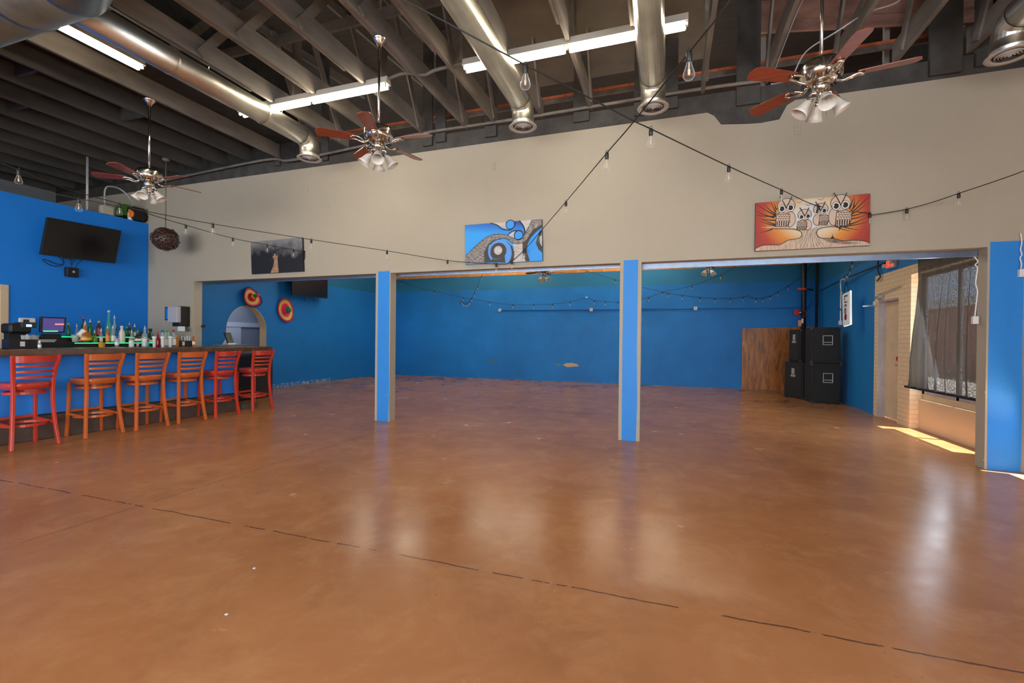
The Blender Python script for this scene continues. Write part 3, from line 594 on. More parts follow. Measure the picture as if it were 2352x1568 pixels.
# upturned bulb by the owl painting
GB = 'bulb strings in the rear room'
ZB = 14.2
def dep(u, v, y): return (ony(u, v, y) - CAM).dot(fwd)
def bstr(lab, pts, bulbs, y0=14.35, y1=None, bs=1.0, up=()):
    n = len(pts); y1 = y0 if y1 is None else y1
    strand(lab, [(u, v, dep(u, v, y0 + (y1 - y0) * i / (n - 1))) for i, (u, v) in enumerate(pts)], bulbs, bs, GB, .006, up)
bstr('bulb string sagging along the back wall left part', [(905, 640), (922, 646), (960, 660), (998, 668), (1064, 683), (1125, 693), (1178, 699), (1226, 699), (1269, 698), (1309, 693), (1347, 684), (1365, 690), (1390, 692), (1419, 693), (1455, 688), (1490, 683), (1522, 671), (1589, 656), (1655, 631), (1700, 605)], [1, 3, 4, 5, 6, 7, 8, 9, 11, 12, 13, 15, 17, 18], bs=1.1)
bstr('bulb string hanging in a hook shape on the back wall', [(1119, 600), (1106, 633), (1097, 656), (1090, 673), (1084, 684), (1078, 692), (1073, 696), (1069, 697), (1065, 695), (1062, 691), (1058, 690), (1057, 700)], [1, 2, 3, 4, 5, 6, 7, 8, 9], 13.0, 14.4, bs=1.0)
bstr('bulb string sagging along the back wall to the black riser pipe', [(1300, 610), (1347, 622), (1413, 642), (1478, 660), (1521, 670), (1535, 673), (1567, 678), (1608, 683), (1643, 685), (1677, 685), (1707, 682), (1717, 679), (1725, 683), (1736, 685), (1752, 684), (1769, 679), (1787, 670), (1811, 656), (1842, 633), (1868, 602)], [1, 2, 4, 5, 6, 7, 8, 9, 10, 13, 14, 15, 16, 17, 18], 13.2, 14.2, bs=1.0)
bstr('short bulb string under the right header near the exit sign', [(1962, 590), (1957, 602), (1952, 618), (1947, 629), (1940, 634)], [1, 2, 3, 4], 9.8, 11.2, bs=.85)

# ------------------------------------------------------------ paintings
def sheet(name, lab, q, depth=.035, y=YW):
    """canvas: corners in the photo, left-top, right-top, right-bottom, left-bottom"""
    P = [ony(u, v, y - depth) for u, v in q]; return P
def qd(c, s, ox, oy): return lambda x, y: (ox + x / s, oy + y / s)
def disc(mb, c, ru, rv, mi, lv, yb, n=28, a0=0, a1=2 * PI, inner=0, rot=0):
    """flat paint shape around world point c in the wall plane"""
    pts = []
    for i in range(n + 1 if a1 - a0 < 6.28 else n):
        a = a0 + (a1 - a0) * i / n; x, z = ru * math.cos(a), rv * math.sin(a)
        pts.append(Vector((c.x + x * math.cos(rot) - z * math.sin(rot), yb - lv * .0006, c.z + x * math.sin(rot) + z * math.cos(rot))))
    mb.face(pts, mi)
def lay(mb, pts, mi, lv, yb): mb.face([Vector((p.x, yb - lv * .0006, p.z)) for p in pts], mi)
def stroke(mb, pts, w, mi, lv, yb, taper=False, smooth=True):
    Q = catmull([Vector((p.x, 0, p.z)) for p in pts], 6) if smooth and len(pts) > 2 else [Vector((p.x, 0, p.z)) for p in pts]
    n = len(Q)
    for i in range(n - 1):
        d = (Q[i + 1] - Q[i]); 
        if d.length < 1e-6: continue
        d.normalize(); s_ = Vector((-d.z, 0, d.x)); k0 = (1 - i / (n - 1)) * .9 + .1 if taper else 1; k1 = (1 - (i + 1) / (n - 1)) * .9 + .1 if taper else 1
        e = d * w * .15
        a = [Q[i] - s_ * w / 2 * k0 - e, Q[i + 1] - s_ * w / 2 * k1 + e, Q[i + 1] + s_ * w / 2 * k1 + e, Q[i] + s_ * w / 2 * k0 - e]
        mb.face([Vector((p.x, yb - lv * .0006 - i * .000004, p.z)) for p in a], mi)
def canvas(P, mat, parent, edge):
    y0 = P[0].y; mb = M(); mb.prism([Vector((p.x, YW - .003, p.z)) for p in P], (0, y0 - YW + .003 + .0, 0), 1)
    mb.m = [1] * len(mb.m); 
    mb.face([Vector((p.x, y0 - .0003, p.z)) for p in P], 0); return obj('canvas', mb, [mat, edge], parent)
YP = YW - .038
k5 = lambda x, y: ony(1700 + x / 6.533, 420 + y / 6.533, YP)     # owl painting crop
k4 = lambda x, y: ony(1020 + x / 5.6, 480 + y / 5.6, YP)
k3 = lambda x, y: ony(540 + x / 4.9, 480 + y / 4.9, YP)
flat = lambda n, c: pm(n, c, .6)
m_ink = flat('black_paint', (.012, .010, .010)); m_creamp = flat('cream_paint', (.60, .46, .36)); m_whitep = flat('white_paint', (.75, .74, .72)); m_tan = pm('streaky_tan_paint', (.50, .38, .28), .6, 0, .35, 14, stretch=(6, 1, 1)); m_umber = pm('grey_brown_paint', (.20, .15, .12), .6, 0, .5, 16); m_oran = flat('orange_paint', (.70, .33, .08))
# owls
m_owl, t, b = nt('sunset_canvas_paint'); v = obcoord(t); X, Y, Z = xyz(t, v)
cx_, cz_ = 1.60, 2.86
dx = math_(t, 'DIVIDE', math_(t, 'SUBTRACT', X, 0.0), .62); dz = math_(t, 'DIVIDE', math_(t, 'SUBTRACT', Z, 0.06), .52)
rr = math_(t, 'SQRT', math_(t, 'ADD', math_(t, 'POWER', dx, 2), math_(t, 'POWER', dz, 2)))
t.links.new(ramp(t, rr, [(.18, (.62, .68, .74)), (.42, (.66, .55, .36)), (.62, (.66, .26, .035)), (.88, (.40, .045, .020)), (1, (.32, .03, .018))]), b.inputs['Base Color']); b.inputs['Roughness'].default_value = .55
Pq = [ony(u, v, YP) for u, v in ((1735.5, 466), (1999, 444), (1998, 563.5), (1734, 577))]
po = thing('owl_painting', 'long canvas painting of four owls on a branch in sunset colours', 'painting', (1.60, YW, 2.78), 'canvas paintings')
cv = canvas(Pq, m_owl, po, m_ink)
bt = M(); yb = YP - .0008
hill = [(230, 1020), (235, 985), (330, 940), (480, 930), (600, 925), (720, 860), (880, 830), (925, 780), (905, 730), (820, 700), (700, 690), (480, 680), (300, 665), (480, 655), (700, 655), (900, 700), (1060, 690), (1160, 655), (1330, 628), (1500, 640), (1640, 640), (1540, 665), (1330, 660), (1190, 690), (1145, 740), (1170, 800), (1230, 830), (1400, 835), (1550, 870), (1700, 860), (1850, 870), (1945, 900), (1945, 935), (1000, 985)]
lay(bt, [k5(*p) for p in hill], 4, 1, yb)
lay(bt, [k5(*p) for p in ((1230, 840), (1400, 840), (1560, 880), (1830, 900), (1560, 920), (1330, 890))], 5, 2, yb)
stroke(bt, [k5(*p) for p in ((235, 985), (330, 940), (480, 930), (600, 925), (720, 860), (880, 830), (925, 780), (905, 730), (820, 700), (700, 690), (480, 685))], .008, 0, 3, yb)
stroke(bt, [k5(*p) for p in ((1540, 665), (1330, 660), (1190, 690), (1145, 740), (1170, 800), (1230, 830), (1400, 835), (1550, 870), (1700, 860), (1850, 870), (1945, 900))], .008, 0, 3, yb)
for i in range(16): stroke(bt, [k5(*p) for p in ((985 + i * 11, 720 + (i % 3) * 20), (950 + i * 15, 850), (860 + i * 28, 975 - abs(i - 8) * 2))], .0022, 0 if i % 2 else 2, 3, yb)
br = [((540, 500), (235, 485)), ((530, 490), (250, 320)), ((535, 470), (360, 330)), ((535, 440), (460, 280)), ((540, 560), (300, 540)), ((520, 640), (290, 570)), ((520, 620), (330, 545)), ((480, 690), (300, 745)), ((510, 520), (250, 430)), ((545, 400), (510, 310)), ((1640, 390), (1710, 200)), ((1660, 420), (1820, 215)), ((1680, 440), (1940, 190)), ((1670, 470), (1890, 320)), ((1660, 500), (1900, 425)), ((1660, 540), (1890, 480)), ((1650, 620), (1900, 515)), ((1560, 655), (1930, 580)), ((1500, 645), (1780, 705)), ((1430, 650), (1650, 725)), ((1700, 370), (1720, 230)), ((1500, 660), (1480, 720))]
for a, e in br: stroke(bt, [k5(*a), k5((a[0] * .55 + e[0] * .45), (a[1] * .55 + e[1] * .45) + 8), k5(*e)], .017, 0, 2, yb, True)
def owl(hx, hy, hr, bx, by, bw, bh, wx, wy, ww, wh, up_):
    sx, sz = .00070, .00083   # metres per pixel of the close view, along and up the wall
    hc = k5(hx, hy)
    disc(bt, k5(bx, by), bw * sx, bh * sz, 0, 4, yb); disc(bt, k5(bx, by), (bw - 8) * sx, (bh - 8) * sz, 3, 5, yb)
    lay(bt, [k5(wx - ww, wy - wh * .6), k5(wx, wy - wh), k5(wx + ww, wy - wh * .6), k5(wx + ww, wy + wh * .4), k5(wx + ww * .5, wy + wh), k5(wx - ww * 1.2, wy + wh * 1.05)], 0, 6, yb)
    lay(bt, [k5(wx - ww + 8, wy - wh * .55), k5(wx, wy - wh + 8), k5(wx + ww - 8, wy - wh * .55), k5(wx + ww - 8, wy + wh * .4), k5(wx + ww * .45, wy + wh - 8), k5(wx - ww * 1.05, wy + wh - 4)], 3, 7, yb)
    for r in range(4):
        for c in range(5):
            x, y = wx - ww * .72 + c * ww * .36 + (r % 2) * ww * .15, wy - wh * .62 + r * wh * .27
            stroke(bt, [k5(x - 12 * ww / 100, y), k5(x, y + 14 * ww / 100), k5(x + 12 * ww / 100, y)], .006, 0, 8, yb)
    for c in range(6):
        x = wx - ww * .85 + c * ww * .32; stroke(bt, [k5(x, wy + wh * .35), k5(x - 4, wy + wh * .9)], .0085 * ww / 100 + .003, 0, 8, yb, False, False)
    disc(bt, hc, (hr + 4) * sx, hr * .82 * sz, 0, 9, yb); disc(bt, hc, (hr - 4) * sx, (hr * .82 - 8) * sz, 3, 10, yb)
    for sg in (-1, 1):
        ec = k5(hx + sg * hr * .48, hy + hr * .28 - sg * hr * .06)
        disc(bt, ec, hr * .43 * sx, hr * .43 * sz, 0, 11, yb); disc(bt, ec, hr * .385 * sx, hr * .385 * sz, 2, 12, yb); disc(bt, ec, hr * .27 * sx, hr * .27 * sz, 0, 13, yb)
        disc(bt, k5(hx + sg * hr * .48 - hr * .24, hy + hr * .24 - sg * hr * .06), hr * .06 * sx, hr * .06 * sz, 2, 14, yb)
        stroke(bt, [k5(hx, hy + hr * .25), k5(hx + sg * hr * .30, hy - hr * .35), k5(hx + sg * hr * (.62 if sg > 0 else .72), hy - hr * 1.02)], .010, 0, 14, yb)
owl(690, 345, 135, 745, 545, 88, 115, 645, 540, 105, 115, 1); owl(966, 478, 102, 1010, 630, 66, 78, 930, 630, 75, 78, 1); owl(1207, 395, 108, 1160, 555, 70, 85, 1258, 545, 72, 90, 1); owl(1507, 300, 145, 1400, 510, 75, 125, 1555, 515, 115, 128, 1)
for x, y, w in ((893, 290, 45), (1028, 330, 50), (1212, 250, 50)): stroke(bt, [k5(x - w, y - 4), k5(x - 10, y + 2), k5(x, y + 8), k5(x + 14, y - 2), k5(x + w, y - 25)], .004, 0, 4, yb)
lay(bt, [k5(1350, 832), k5(1365, 815), k5(1380, 805), k5(1388, 755), k5(1394, 805), k5(1408, 815), k5(1414, 832)], 0, 4, yb)
obj('painted_owls', bt, [m_ink, m_owl, m_whitep, m_creamp, m_tan, m_umber], cv)
# blue swirls
m_sw, t, b = nt('blue_gradient_canvas_paint'); v = obcoord(t); X, Y, Z = xyz(t, v)
t.links.new(ramp(t, math_(t, 'ADD', Z, math_(t, 'MULTIPLY', X, .12)), [(-.0, (.02, .33, .86)), (.10, (.02, .33, .86)), (.30, (.008, .05, .40)), (.4, (.006, .03, .30))]), b.inputs['Base Color']); b.inputs['Roughness'].default_value = .5
P2 = [ony(u, v, YP) for u, v in ((1068, 517), (1244.5, 503), (1246, 599), (1069, 607.5))]
pc = thing('swirl_painting', 'blue and grey abstract swirl canvas above the middle opening', 'painting', (-2.33, YW, 2.78), 'canvas paintings')
cv = canvas(P2, m_sw, pc, m_ink)
m_br = pm('streaky_bark_paint', (.22, .20, .19), .6, 0, .85, 22, stretch=(1, 1, 3)); m_sky = flat('bright_blue_paint', (.03, .30, .82)); m_sky2 = flat('soft_blue_paint', (.09, .30, .75)); m_dk = flat('charcoal_paint', (.045, .038, .034)); m_gry = pm('brushed_grey_paint', (.48, .46, .45), .6, 0, .25, 12, stretch=(1, 1, 5))
bt = M()
wave = [(280, 600), (370, 510), (480, 410), (590, 340), (690, 322), (790, 330), (880, 370), (960, 390), (1020, 345), (1080, 250), (1130, 140), (1255, 128), (1255, 205), (1150, 270), (1060, 400), (1010, 435), (940, 450), (870, 430), (790, 380), (700, 380), (600, 440), (530, 560), (520, 690), (280, 710)]
lay(bt, [k4(*p) for p in ((1000, 440), (1060, 400), (1150, 270), (1255, 205), (1262, 660), (1000, 675))], 2, 1, yb)
lay(bt, [k4(*p) for p in ((1075, 450), (1110, 380), (1180, 300), (1255, 240), (1262, 660), (1105, 668), (1065, 560))], 3, 2, yb)
lay(bt, [k4(*p) for p in ((1220, 300), (1258, 270), (1262, 560), (1215, 520), (1180, 440))], 2, 3, yb)
lay(bt, [k4(*p) for p in ((1240, 330), (1258, 300), (1260, 480), (1235, 440), (1228, 380))], 5, 4, yb)
lay(bt, [k4(*p) for p in ((890, 450), (1010, 440), (1010, 560), (1050, 672), (880, 682), (905, 560))], 5, 3, yb)
lay(bt, [k4(*p) for p in wave], 1, 4, yb); stroke(bt, [k4(*p) for p in wave[:11]], .007, 0, 5, yb); stroke(bt, [k4(*p) for p in wave[12:20]], .007, 0, 5, yb)
s4 = 1 / 5.6 * .00672
def dk4(x, y, r, mi, l, ry=None): disc(bt, k4(x, y), r * s4, (ry or r) * s4, mi, l, yb)
lay(bt, [k4(*p) for p in ((520, 690), (515, 560), (570, 450), (640, 395), (720, 383), (810, 420), (880, 480), (905, 560), (900, 640), (880, 682))], 2, 6, yb)
dk4(712, 545, 148, 4, 7, 145); dk4(700, 540, 105, 2, 8, 102); dk4(690, 560, 95, 2, 9)
stroke(bt, [k4(*p) for p in ((590, 460), (575, 530), (600, 610), (660, 645), (735, 625))], .018, 4, 10, yb, True)
stroke(bt, [k4(*p) for p in ((830, 470), (850, 560), (835, 640), (800, 684))], .05, 4, 8, yb)
lay(bt, [k4(*p) for p in ((640, 590), (780, 590), (790, 684), (600, 688))], 2, 9.5, yb)
dk4(697, 532, 54, 5, 11)
lay(bt, [k4(*p) for p in ((620, 178), (790, 165), (800, 210), (830, 262), (740, 240), (690, 200))], 5, 2, yb); stroke(bt, [k4(*p) for p in ((600, 180), (680, 205), (750, 258), (850, 268), (905, 220), (920, 160))], .013, 0, 3, yb)
dk4(852, 200, 60, 0, 4); dk4(852, 200, 50, 3, 5); 
lay(bt, [k4(*p) for p in ((980, 150), (1130, 138), (1080, 240), (1040, 300), (1030, 240))], 5, 2, yb); stroke(bt, [k4(*p) for p in ((970, 150), (1020, 220), (1040, 300), (1020, 350))], .02, 0, 3, yb)
dk4(960, 335, 62, 0, 4); dk4(960, 338, 50, 3, 5); stroke(bt, [k4(*p) for p in ((820, 335), (870, 290), (930, 275), (1010, 290))], .012, 0, 5, yb); lay(bt, [k4(*p) for p in ((830, 340), (880, 295), (940, 285), (900, 340), (905, 372), (860, 355))], 5, 3, yb)
obj('painted_swirls', bt, [m_ink, m_br, m_dk, m_sky, m_sky2, m_gry], cv)
# dead tree
m_tr, t, b = nt('night_canvas_paint'); v = obcoord(t); X, Y, Z = xyz(t, v)
t.links.new(ramp(t, math_(t, 'ADD', math_(t, 'MULTIPLY', noise(t, v, 3.5, 4, .6), .7), math_(t, 'MULTIPLY', Z, .9)), [(.36, (.012, .012, .012)), (.60, (.22, .22, .23))]), b.inputs['Base Color']); b.inputs['Roughness'].default_value = .5
P3 = [ony(u, v, YP) for u, v in ((576, 555.5), (694, 545), (696.5, 623), (578, 629.5))]
pt_ = thing('tree_painting', 'dark canvas painting of a bare tree above the left opening', 'painting', (-6.63, YW, 2.78), 'canvas paintings')
cv = canvas(P3, m_tr, pt_, m_ink); bt = M()
lay(bt, [k3(*p) for p in ((400, 718), (430, 640), (440, 570), (415, 520), (435, 535), (440, 480), (460, 530), (480, 520), (478, 570), (485, 640), (492, 712))], 1, 1, yb)
for i in range(5): stroke(bt, [k3(425 + i * 14, 705), k3(440 + i * 8, 600), k3(436 + i * 9, 560)], .004, 2 if i % 2 else 0, 2, yb)
for p in (((445, 500), (400, 450), (350, 440)), ((460, 480), (500, 440), (545, 395)), ((470, 460), (540, 445), (590, 455)), ((440, 490), (460, 430), (420, 420)), ((430, 530), (395, 490), (380, 450))): stroke(bt, [k3(*q) for q in p], .018, 0, 1, yb, True)
obj('painted_tree', bt, [m_ink, pm('copper_bark_paint', (.42, .23, .12), .6, 0, .5, 20), m_creamp], cv)
tag(obj('plug_cord', M().tube(catmull([at(696, 577, 7.93), at(700, 583, 7.92), at(700, 595, 7.93), at(696, 605, 7.96)]), .008, 6).cbox(at(698, 579, 7.92), (.04, .03, .05)), m_black), 'black plug and cord hanging at the right edge of the tree painting', 'cord')

# blank outlet plates on the beige wall
for px, py, lab in ((704, 434, 'blank cover plate high on the beige wall, leftmost'), (1133, 383, 'outlet plate high on the beige wall between two openings'), (1832, 298, 'outlet plate high on the beige wall under the right fan')):
    p = ony(px, py, YW); o = tag(obj('outlet_plate', M().box((p.x - .036, YW - .008, p.z - .058), (p.x + .036, YW, p.z + .058)), m_beige, off=(p.x, YW, p.z), bevel=.003), lab, 'outlet', 'plates high on the beige wall')
    if px > 800:
        for dz_ in (-.025, .025): obj('receptacle', M().box((p.x - .014, YW - .010, p.z + dz_ - .013), (p.x + .014, YW - .008, p.z + dz_ + .013)).box((p.x - .008, YW - .0105, p.z + dz_ - .005), (p.x - .005, YW - .010, p.z + dz_ + .006), 1).box((p.x + .005, YW - .0105, p.z + dz_ - .005), (p.x + .008, YW - .010, p.z + dz_ + .006), 1), [m_beige, m_black], o)

# ------------------------------------------------------------ bar
BF = -7.66; BE = 6.22
bc = thing('bar_counter', 'long bar counter with blue front, brown plinth and brown top', 'bar counter', (-7.6, 3, 0))
obj('front_panel', M().box((BF, -3, .31), (BF - .12, BE, 1.09)).slant(), pm('bar_front_blue_paint', (.02, .23, .80), .4, 0, .1, 3, .08), bc)
obj('plinth', M().box((BF + .03, -3, 0), (BF - .10, BE + .05, .31)).slant(), m_plinth, bc, .01)
obj('plinth_edge', M().box((BF + .035, -3, .31), (BF, BE, .325)).slant(), m_black, bc)
obj('worktop', M().box((-7.36, -3, 1.085), (-8.12, 6.72, 1.168)).slant(), m_top, bc, .008)
obj('end_support', M().box((-7.72, BE - .05, 0), (-8.08, BE, 1.085)).slant(), m_plinth, bc)
obj('end_foot', M().box((-7.6, 6.3, 0), (-8.1, 6.62, .10)).slant(), m_plinth, bc)
obj('support_post', M().box((-8.0, 6.5, .1), (-8.08, 6.58, 1.085)).slant(), m_black, bc)
cl = thing('bar_cooler', 'black under counter cooler standing beyond the bar end', 'cooler', (-8.9, 7.2, 0))
obj('body', M().box((-8.45, 6.9, .02), (-9.1, 8.0, .98)), m_blackm, cl, .01); obj('door', M().box((-8.42, 6.93, .12), (-8.449, 7.45, .93)), m_screen, cl)
obj('side_shelf', M().box((-8.05, 6.62, .30), (-8.45, 6.9, .33)), m_black, cl)
bk = thing('back_bar', 'black back counter carrying the register and liquor steps', 'counter', (-9.2, 3.5, 0))
obj('cabinet', M().box((-8.55, 3.0, 0), (-9.5, 6.25, 1.09)), m_blackm, bk); obj('worktop', M().box((-8.5, 2.95, 1.09), (-9.6, 6.3, 1.13)), m_black, bk, .004)
# bottle steps with green light
gl = pm('green_led_edge', (.02, .8, .25), .3, emit=.75, ecol=(.02, 1, .28))
st_ = thing('lit_bottle_step', 'black stepped bottle shelf with a glowing green edge', 'shelf', (-8.8, 5, 1.13))
obj('lower_step', M().box((-8.62, 4.45, 1.13), (-8.80, 6.1, 1.215)), m_black, st_); obj('upper_step', M().box((-8.80, 4.15, 1.13), (-9.02, 6.1, 1.31)), m_black, st_)
obj('light_edge', M().box((-8.612, 4.45, 1.214), (-8.626, 6.1, 1.227)), gl, st_); obj('light_edge', M().box((-8.792, 4.15, 1.309), (-8.806, 6.1, 1.322)), gl, st_); obj('step_tread', M().box((-8.626, 4.45, 1.215), (-8.80, 6.1, 1.226)).box((-8.806, 4.15, 1.31), (-9.02, 6.1, 1.322)), m_black, st_)
GM = {k: glass('bottle_glass_' + k, c, a, .08) for k, c, a in (('clear', (.55, .62, .62), .30), ('green', (.02, .22, .06), .6), ('dgreen', (.008, .05, .02), .85), ('teal', (.10, .52, .48), .45), ('amber', (.60, .22, .03), .6), ('red', (.28, .008, .01), .75), ('brown', (.06, .025, .012), .85), ('lime', (.16, .34, .06), .55), ('blue', (.05, .15, .5), .5))}
CM = {k: pm('cap_' + k, c, .4) for k, c in (('white', (.75, .75, .75)), ('black', (.01, .01, .01)), ('red', (.5, .02, .015)), ('green', (.05, .45, .10)), ('blue', (.02, .06, .6)), ('gold', (.6, .38, .10)), ('steel', (.6, .6, .6)), ('orange', (.75, .25, .04)), ('pink', (.75, .35, .38)), ('cream', (.62, .60, .52)), ('crimson', (.35, .01, .05)), ('yellow', (.85, .45, .05)))}
PROF = {'std': [(.036, 0), (.038, .01), (.038, .17), (.034, .20), (.016, .235), (.014, .28), (.016, .285), (.016, .30)],
        'tall': [(.034, 0), (.036, .01), (.036, .16), (.030, .20), (.013, .26), (.012, .33), (.015, .335), (.015, .35)],
        'squat': [(.05, 0), (.054, .02), (.054, .10), (.045, .14), (.02, .165), (.016, .20), (.018, .22)],
        'jug': [(.046, 0), (.05, .01), (.05, .15), (.042, .19), (.022, .235), (.018, .27), (.022, .275), (.022, .30)],
        'round': [(.03, 0), (.055, .03), (.062, .07), (.052, .11), (.02, .145), (.015, .21), (.017, .22)],
        'small': [(.022, 0), (.024, .008), (.024, .09), (.018, .11), (.009, .13), (.009, .15)],
        'can': [(.020, 0), (.021, .005), (.028, .165), (.029, .17)],
        'cone': [(.05, 0), (.052, .01), (.04, .12), (.02, .2), (.012, .24), (.012, .36)]}
def bottle(px, X, z0, hpx, kind, gm, cap, lab, lcol=None, pour=True, lat=1.0, group='bottles behind the bar', ybase=None):
    yb_ = onx(px, 790, X).y; d = dep(px, 780, yb_) if False else (Vector((X, yb_, 1.3)) - CAM).dot(fwd)
    H = hpx * d / F_; pf = PROF[kind]; hb = pf[-1][1]; body_h = H - (.05 if pour else .0); s = body_h / hb
    rs = s * lat
    o = obj('bottle', M().lathe([(r * rs, z * s) for r, z in pf], (X, yb_, z0), 16), gm, off=(X, yb_, z0)); tag(o, lab, 'bottle', group)
    if lcol: 
        zt = [z for r, z in pf]; r0 = pf[2][0] * rs + .0015; obj('bottle_label', M().lathe([(r0, .03 * s), (pf[2][0] * rs + .0015, pf[2][1] * .86 * s)], (X, yb_, z0), 16, caps=False), lcol, o)
    if pour: obj('pourer', M().lathe([(.012, body_h - .005), (.013, body_h + .012), (.005, body_h + .018), (.004, body_h + .05)], (X, yb_, z0), 10), cap, o)
    else: obj('cap', M().lathe([(pf[-1][0] * rs + .003, body_h - .03), (pf[-1][0] * rs + .003, body_h + .002)], (X, yb_, z0), 12), cap, o)
    return o
U, Lo, BT = 1.322, 1.226, 1.168
g, c_ = GM, CM
XU, XL, XB, XF = -8.92, -8.71, -8.55, -7.75
rows = [
 (157, XU, U, 30, 'std', g['green'], c_['orange'], 'small green bottle with an orange cap next to the register screen', None, False),
 (176, XU, U, 30, 'std', g['clear'], c_['steel'], 'clear bottle with silver pourer behind the white plastic cups', None, True),
 (191, XU, U, 48, 'tall', g['dgreen'], c_['red'], 'tall dark green bottle with a red ringed neck, left on the lit shelf', c_['black'], True),
 (195, XL, Lo, 50, 'round', g['amber'], c_['white'], 'amber round bottle with a white pourer over a red base, left shelf part', c_['yellow'], True),
 (186, XL, Lo, 25, 'round', g['red'], c_['red'], 'low dark red round bottle at the front left of the lit shelf', c_['red'], False),
 (207, XU, U, 40, 'std', g['green'], c_['white'], 'green bottle with a white pourer right of the amber round bottle', None, True),
 (217, XL, Lo, 30, 'squat', g['lime'], c_['steel'], 'squat lime green bottle at the front of the lit shelf', None, True),
 (227, XU, U, 36, 'std', g['brown'], c_['gold'], 'brown bottle with a round golden stopper in the shelf middle', c_['red'], False),
 (232, XL, Lo, 34, 'std', g['clear'], c_['white'], 'pale bottle with a grey green label beside the yellow topped glass', c_['cream'], True),
 (249.5, XU, U, 60, 'cone', g['teal'], c_['steel'], 'tallest bottle, pale teal with a long thin neck', None, False),
 (247, XL, Lo, 40, 'std', g['amber'], c_['white'], 'orange bottle with a white capped neck below the teal one', c_['orange'], True),
 (259, XL, Lo, 40, 'std', g['clear'], c_['white'], 'clear bottle with a white pourer right below the teal one', c_['white'], True),
 (262.5, XU, U, 50, 'tall', g['clear'], c_['white'], 'clear bottle with a slanted white pourer behind the white jug', None, True),
 (267, XL, Lo, 36, 'std', g['blue'], c_['black'], 'bottle with a glossy black and white neck left of the white jug', c_['white'], True),
 (279.5, XL, Lo, 38, 'jug', c_['cream'], c_['cream'], 'opaque white coconut rum style jug bottle with a small orange emblem', None, False),
 (291, XU, U, 24, 'std', g['green'], c_['green'], 'green bottle half hidden right of the white jug', None, False),
 (297, XU, U, 34, 'std', g['brown'], c_['gold'], 'brown bottle with a gold pourer behind the clear ones', None, True),
 (302, XB, 1.13, 44, 'std', g['clear'], c_['white'], 'clear bottle with a silver label right of the white jug', c_['white'], True),
 (309, XU, U, 30, 'std', g['green'], c_['white'], 'green bottle with a slim white pourer, right shelf part', c_['cream'], True),
 (316, XL, Lo, 30, 'squat', g['brown'], c_['gold'], 'brown squat bottle with a gold pourer in the right shelf part', c_['white'], True),
 (324, XL, Lo, 26, 'squat', g['dgreen'], c_['black'], 'dark squat bottle with a grey label by the green edge end', c_['steel'], False),
 (332.5, XB, 1.13, 52, 'std', g['clear'], c_['white'], 'clear bottle with a red and white neck near the wall corner', c_['white'], True),
 (345, XL, 1.13, 44, 'jug', g['dgreen'], c_['black'], 'dark green bottle with a pale green label at the wall corner', c_['cream'], False),
 (268.5, -8.0, BT, 24, 'small', g['clear'], c_['blue'], 'small clear bottle with a blue cap standing on the bar front', c_['white'], False),
 (316.5, -8.0, BT, 14, 'small', g['clear'], c_['red'], 'tiny red and white bottle on the bar below the squat one', c_['pink'], False),
 (340, -8.0, BT, 16, 'small', g['teal'], c_['red'], 'small pale green bottle on the bar with a red cap', None, False),
 (354.5, XF, BT, 24, 'can', c_['steel'], c_['white'], 'steel shaker on the bar, leftmost of the shakers', None, False),
 (363, XF, BT, 36, 'small', g['red'], c_['red'], 'slim dark red bottle with a red spout on the bar', None, True),
 (372.5, XF, BT, 38, 'std', g['clear'], c_['blue'], 'clear bottle with a long blue neck seal on the bar', c_['steel'], False),
 (380, XF, BT, 38, 'std', g['clear'], c_['green'], 'clear bottle with green neck seal, left one of the two', c_['cream'], False),
 (386, XF, BT, 38, 'std', g['clear'], c_['green'], 'clear bottle with green neck seal, right one with red swoosh', c_['white'], False),
 (398.5, XF, BT, 38, 'std', g['clear'], c_['crimson'], 'clear bottle with a crimson neck seal under the towel dispenser', c_['white'], False),
 (406, XF, BT, 26, 'small', g['amber'], c_['orange'], 'small amber bottle with an orange top beside the crimson sealed one', None, False),
 (444.5, XF, BT, 23, 'small', g['amber'], c_['red'], 'hot sauce bottle with a red cap at the bar end', c_['white'], False),
 (91, -7.5, BT, 18, 'small', g['clear'], c_['white'], 'small clear bottle with a white label on the bar edge', c_['white'], False),
]
for r in rows: bottle(*r)
for px, X, zb_, lab in ((190.5, -8.60, 1.13, 'stack of clear plastic cups leaning at the left shelf end'),):
    pass
def cup(px, X, z0, h, r0, r1, mat, lab, tilt=0, cat='cup', grp='cups around the bar'):
    y = onx(px, 790, X).y; R = Matrix.Rotation(tilt, 3, 'X')
    return tag(obj('cup', M().lathe([(r0, 0), (r1, h), (r1 + .003, h + .003), (r1 - .002, h), (r0 - .002, .004)], (X, y, z0), 18, 0, R, caps=False), mat, off=(X, y, z0)), lab, cat, grp)
mc = glass('clear_cup_plastic', (.7, .7, .7), .3)
cup(173, XL, Lo, .12, .036, .048, mc, 'clear plastic cup standing at the left end of the lit shelf'); cup(179, XL, Lo + .09, .12, .036, .046, m_wplas, 'white cup tilted on top of the clear plastic cup', -.7)
cup(234, -8.56, 1.13, .10, .036, .044, pm('red_yellow_cup', (.75, .36, .03), .4), 'yellow and dark red printed glass in front of the lit shelf')
cup(62, -7.9, BT, .165, .045, .058, mc, 'clear cup full of wrapped straws, left one'); cup(76, -7.9, BT, .165, .045, .058, mc, 'clear cup full of wrapped straws, right one')
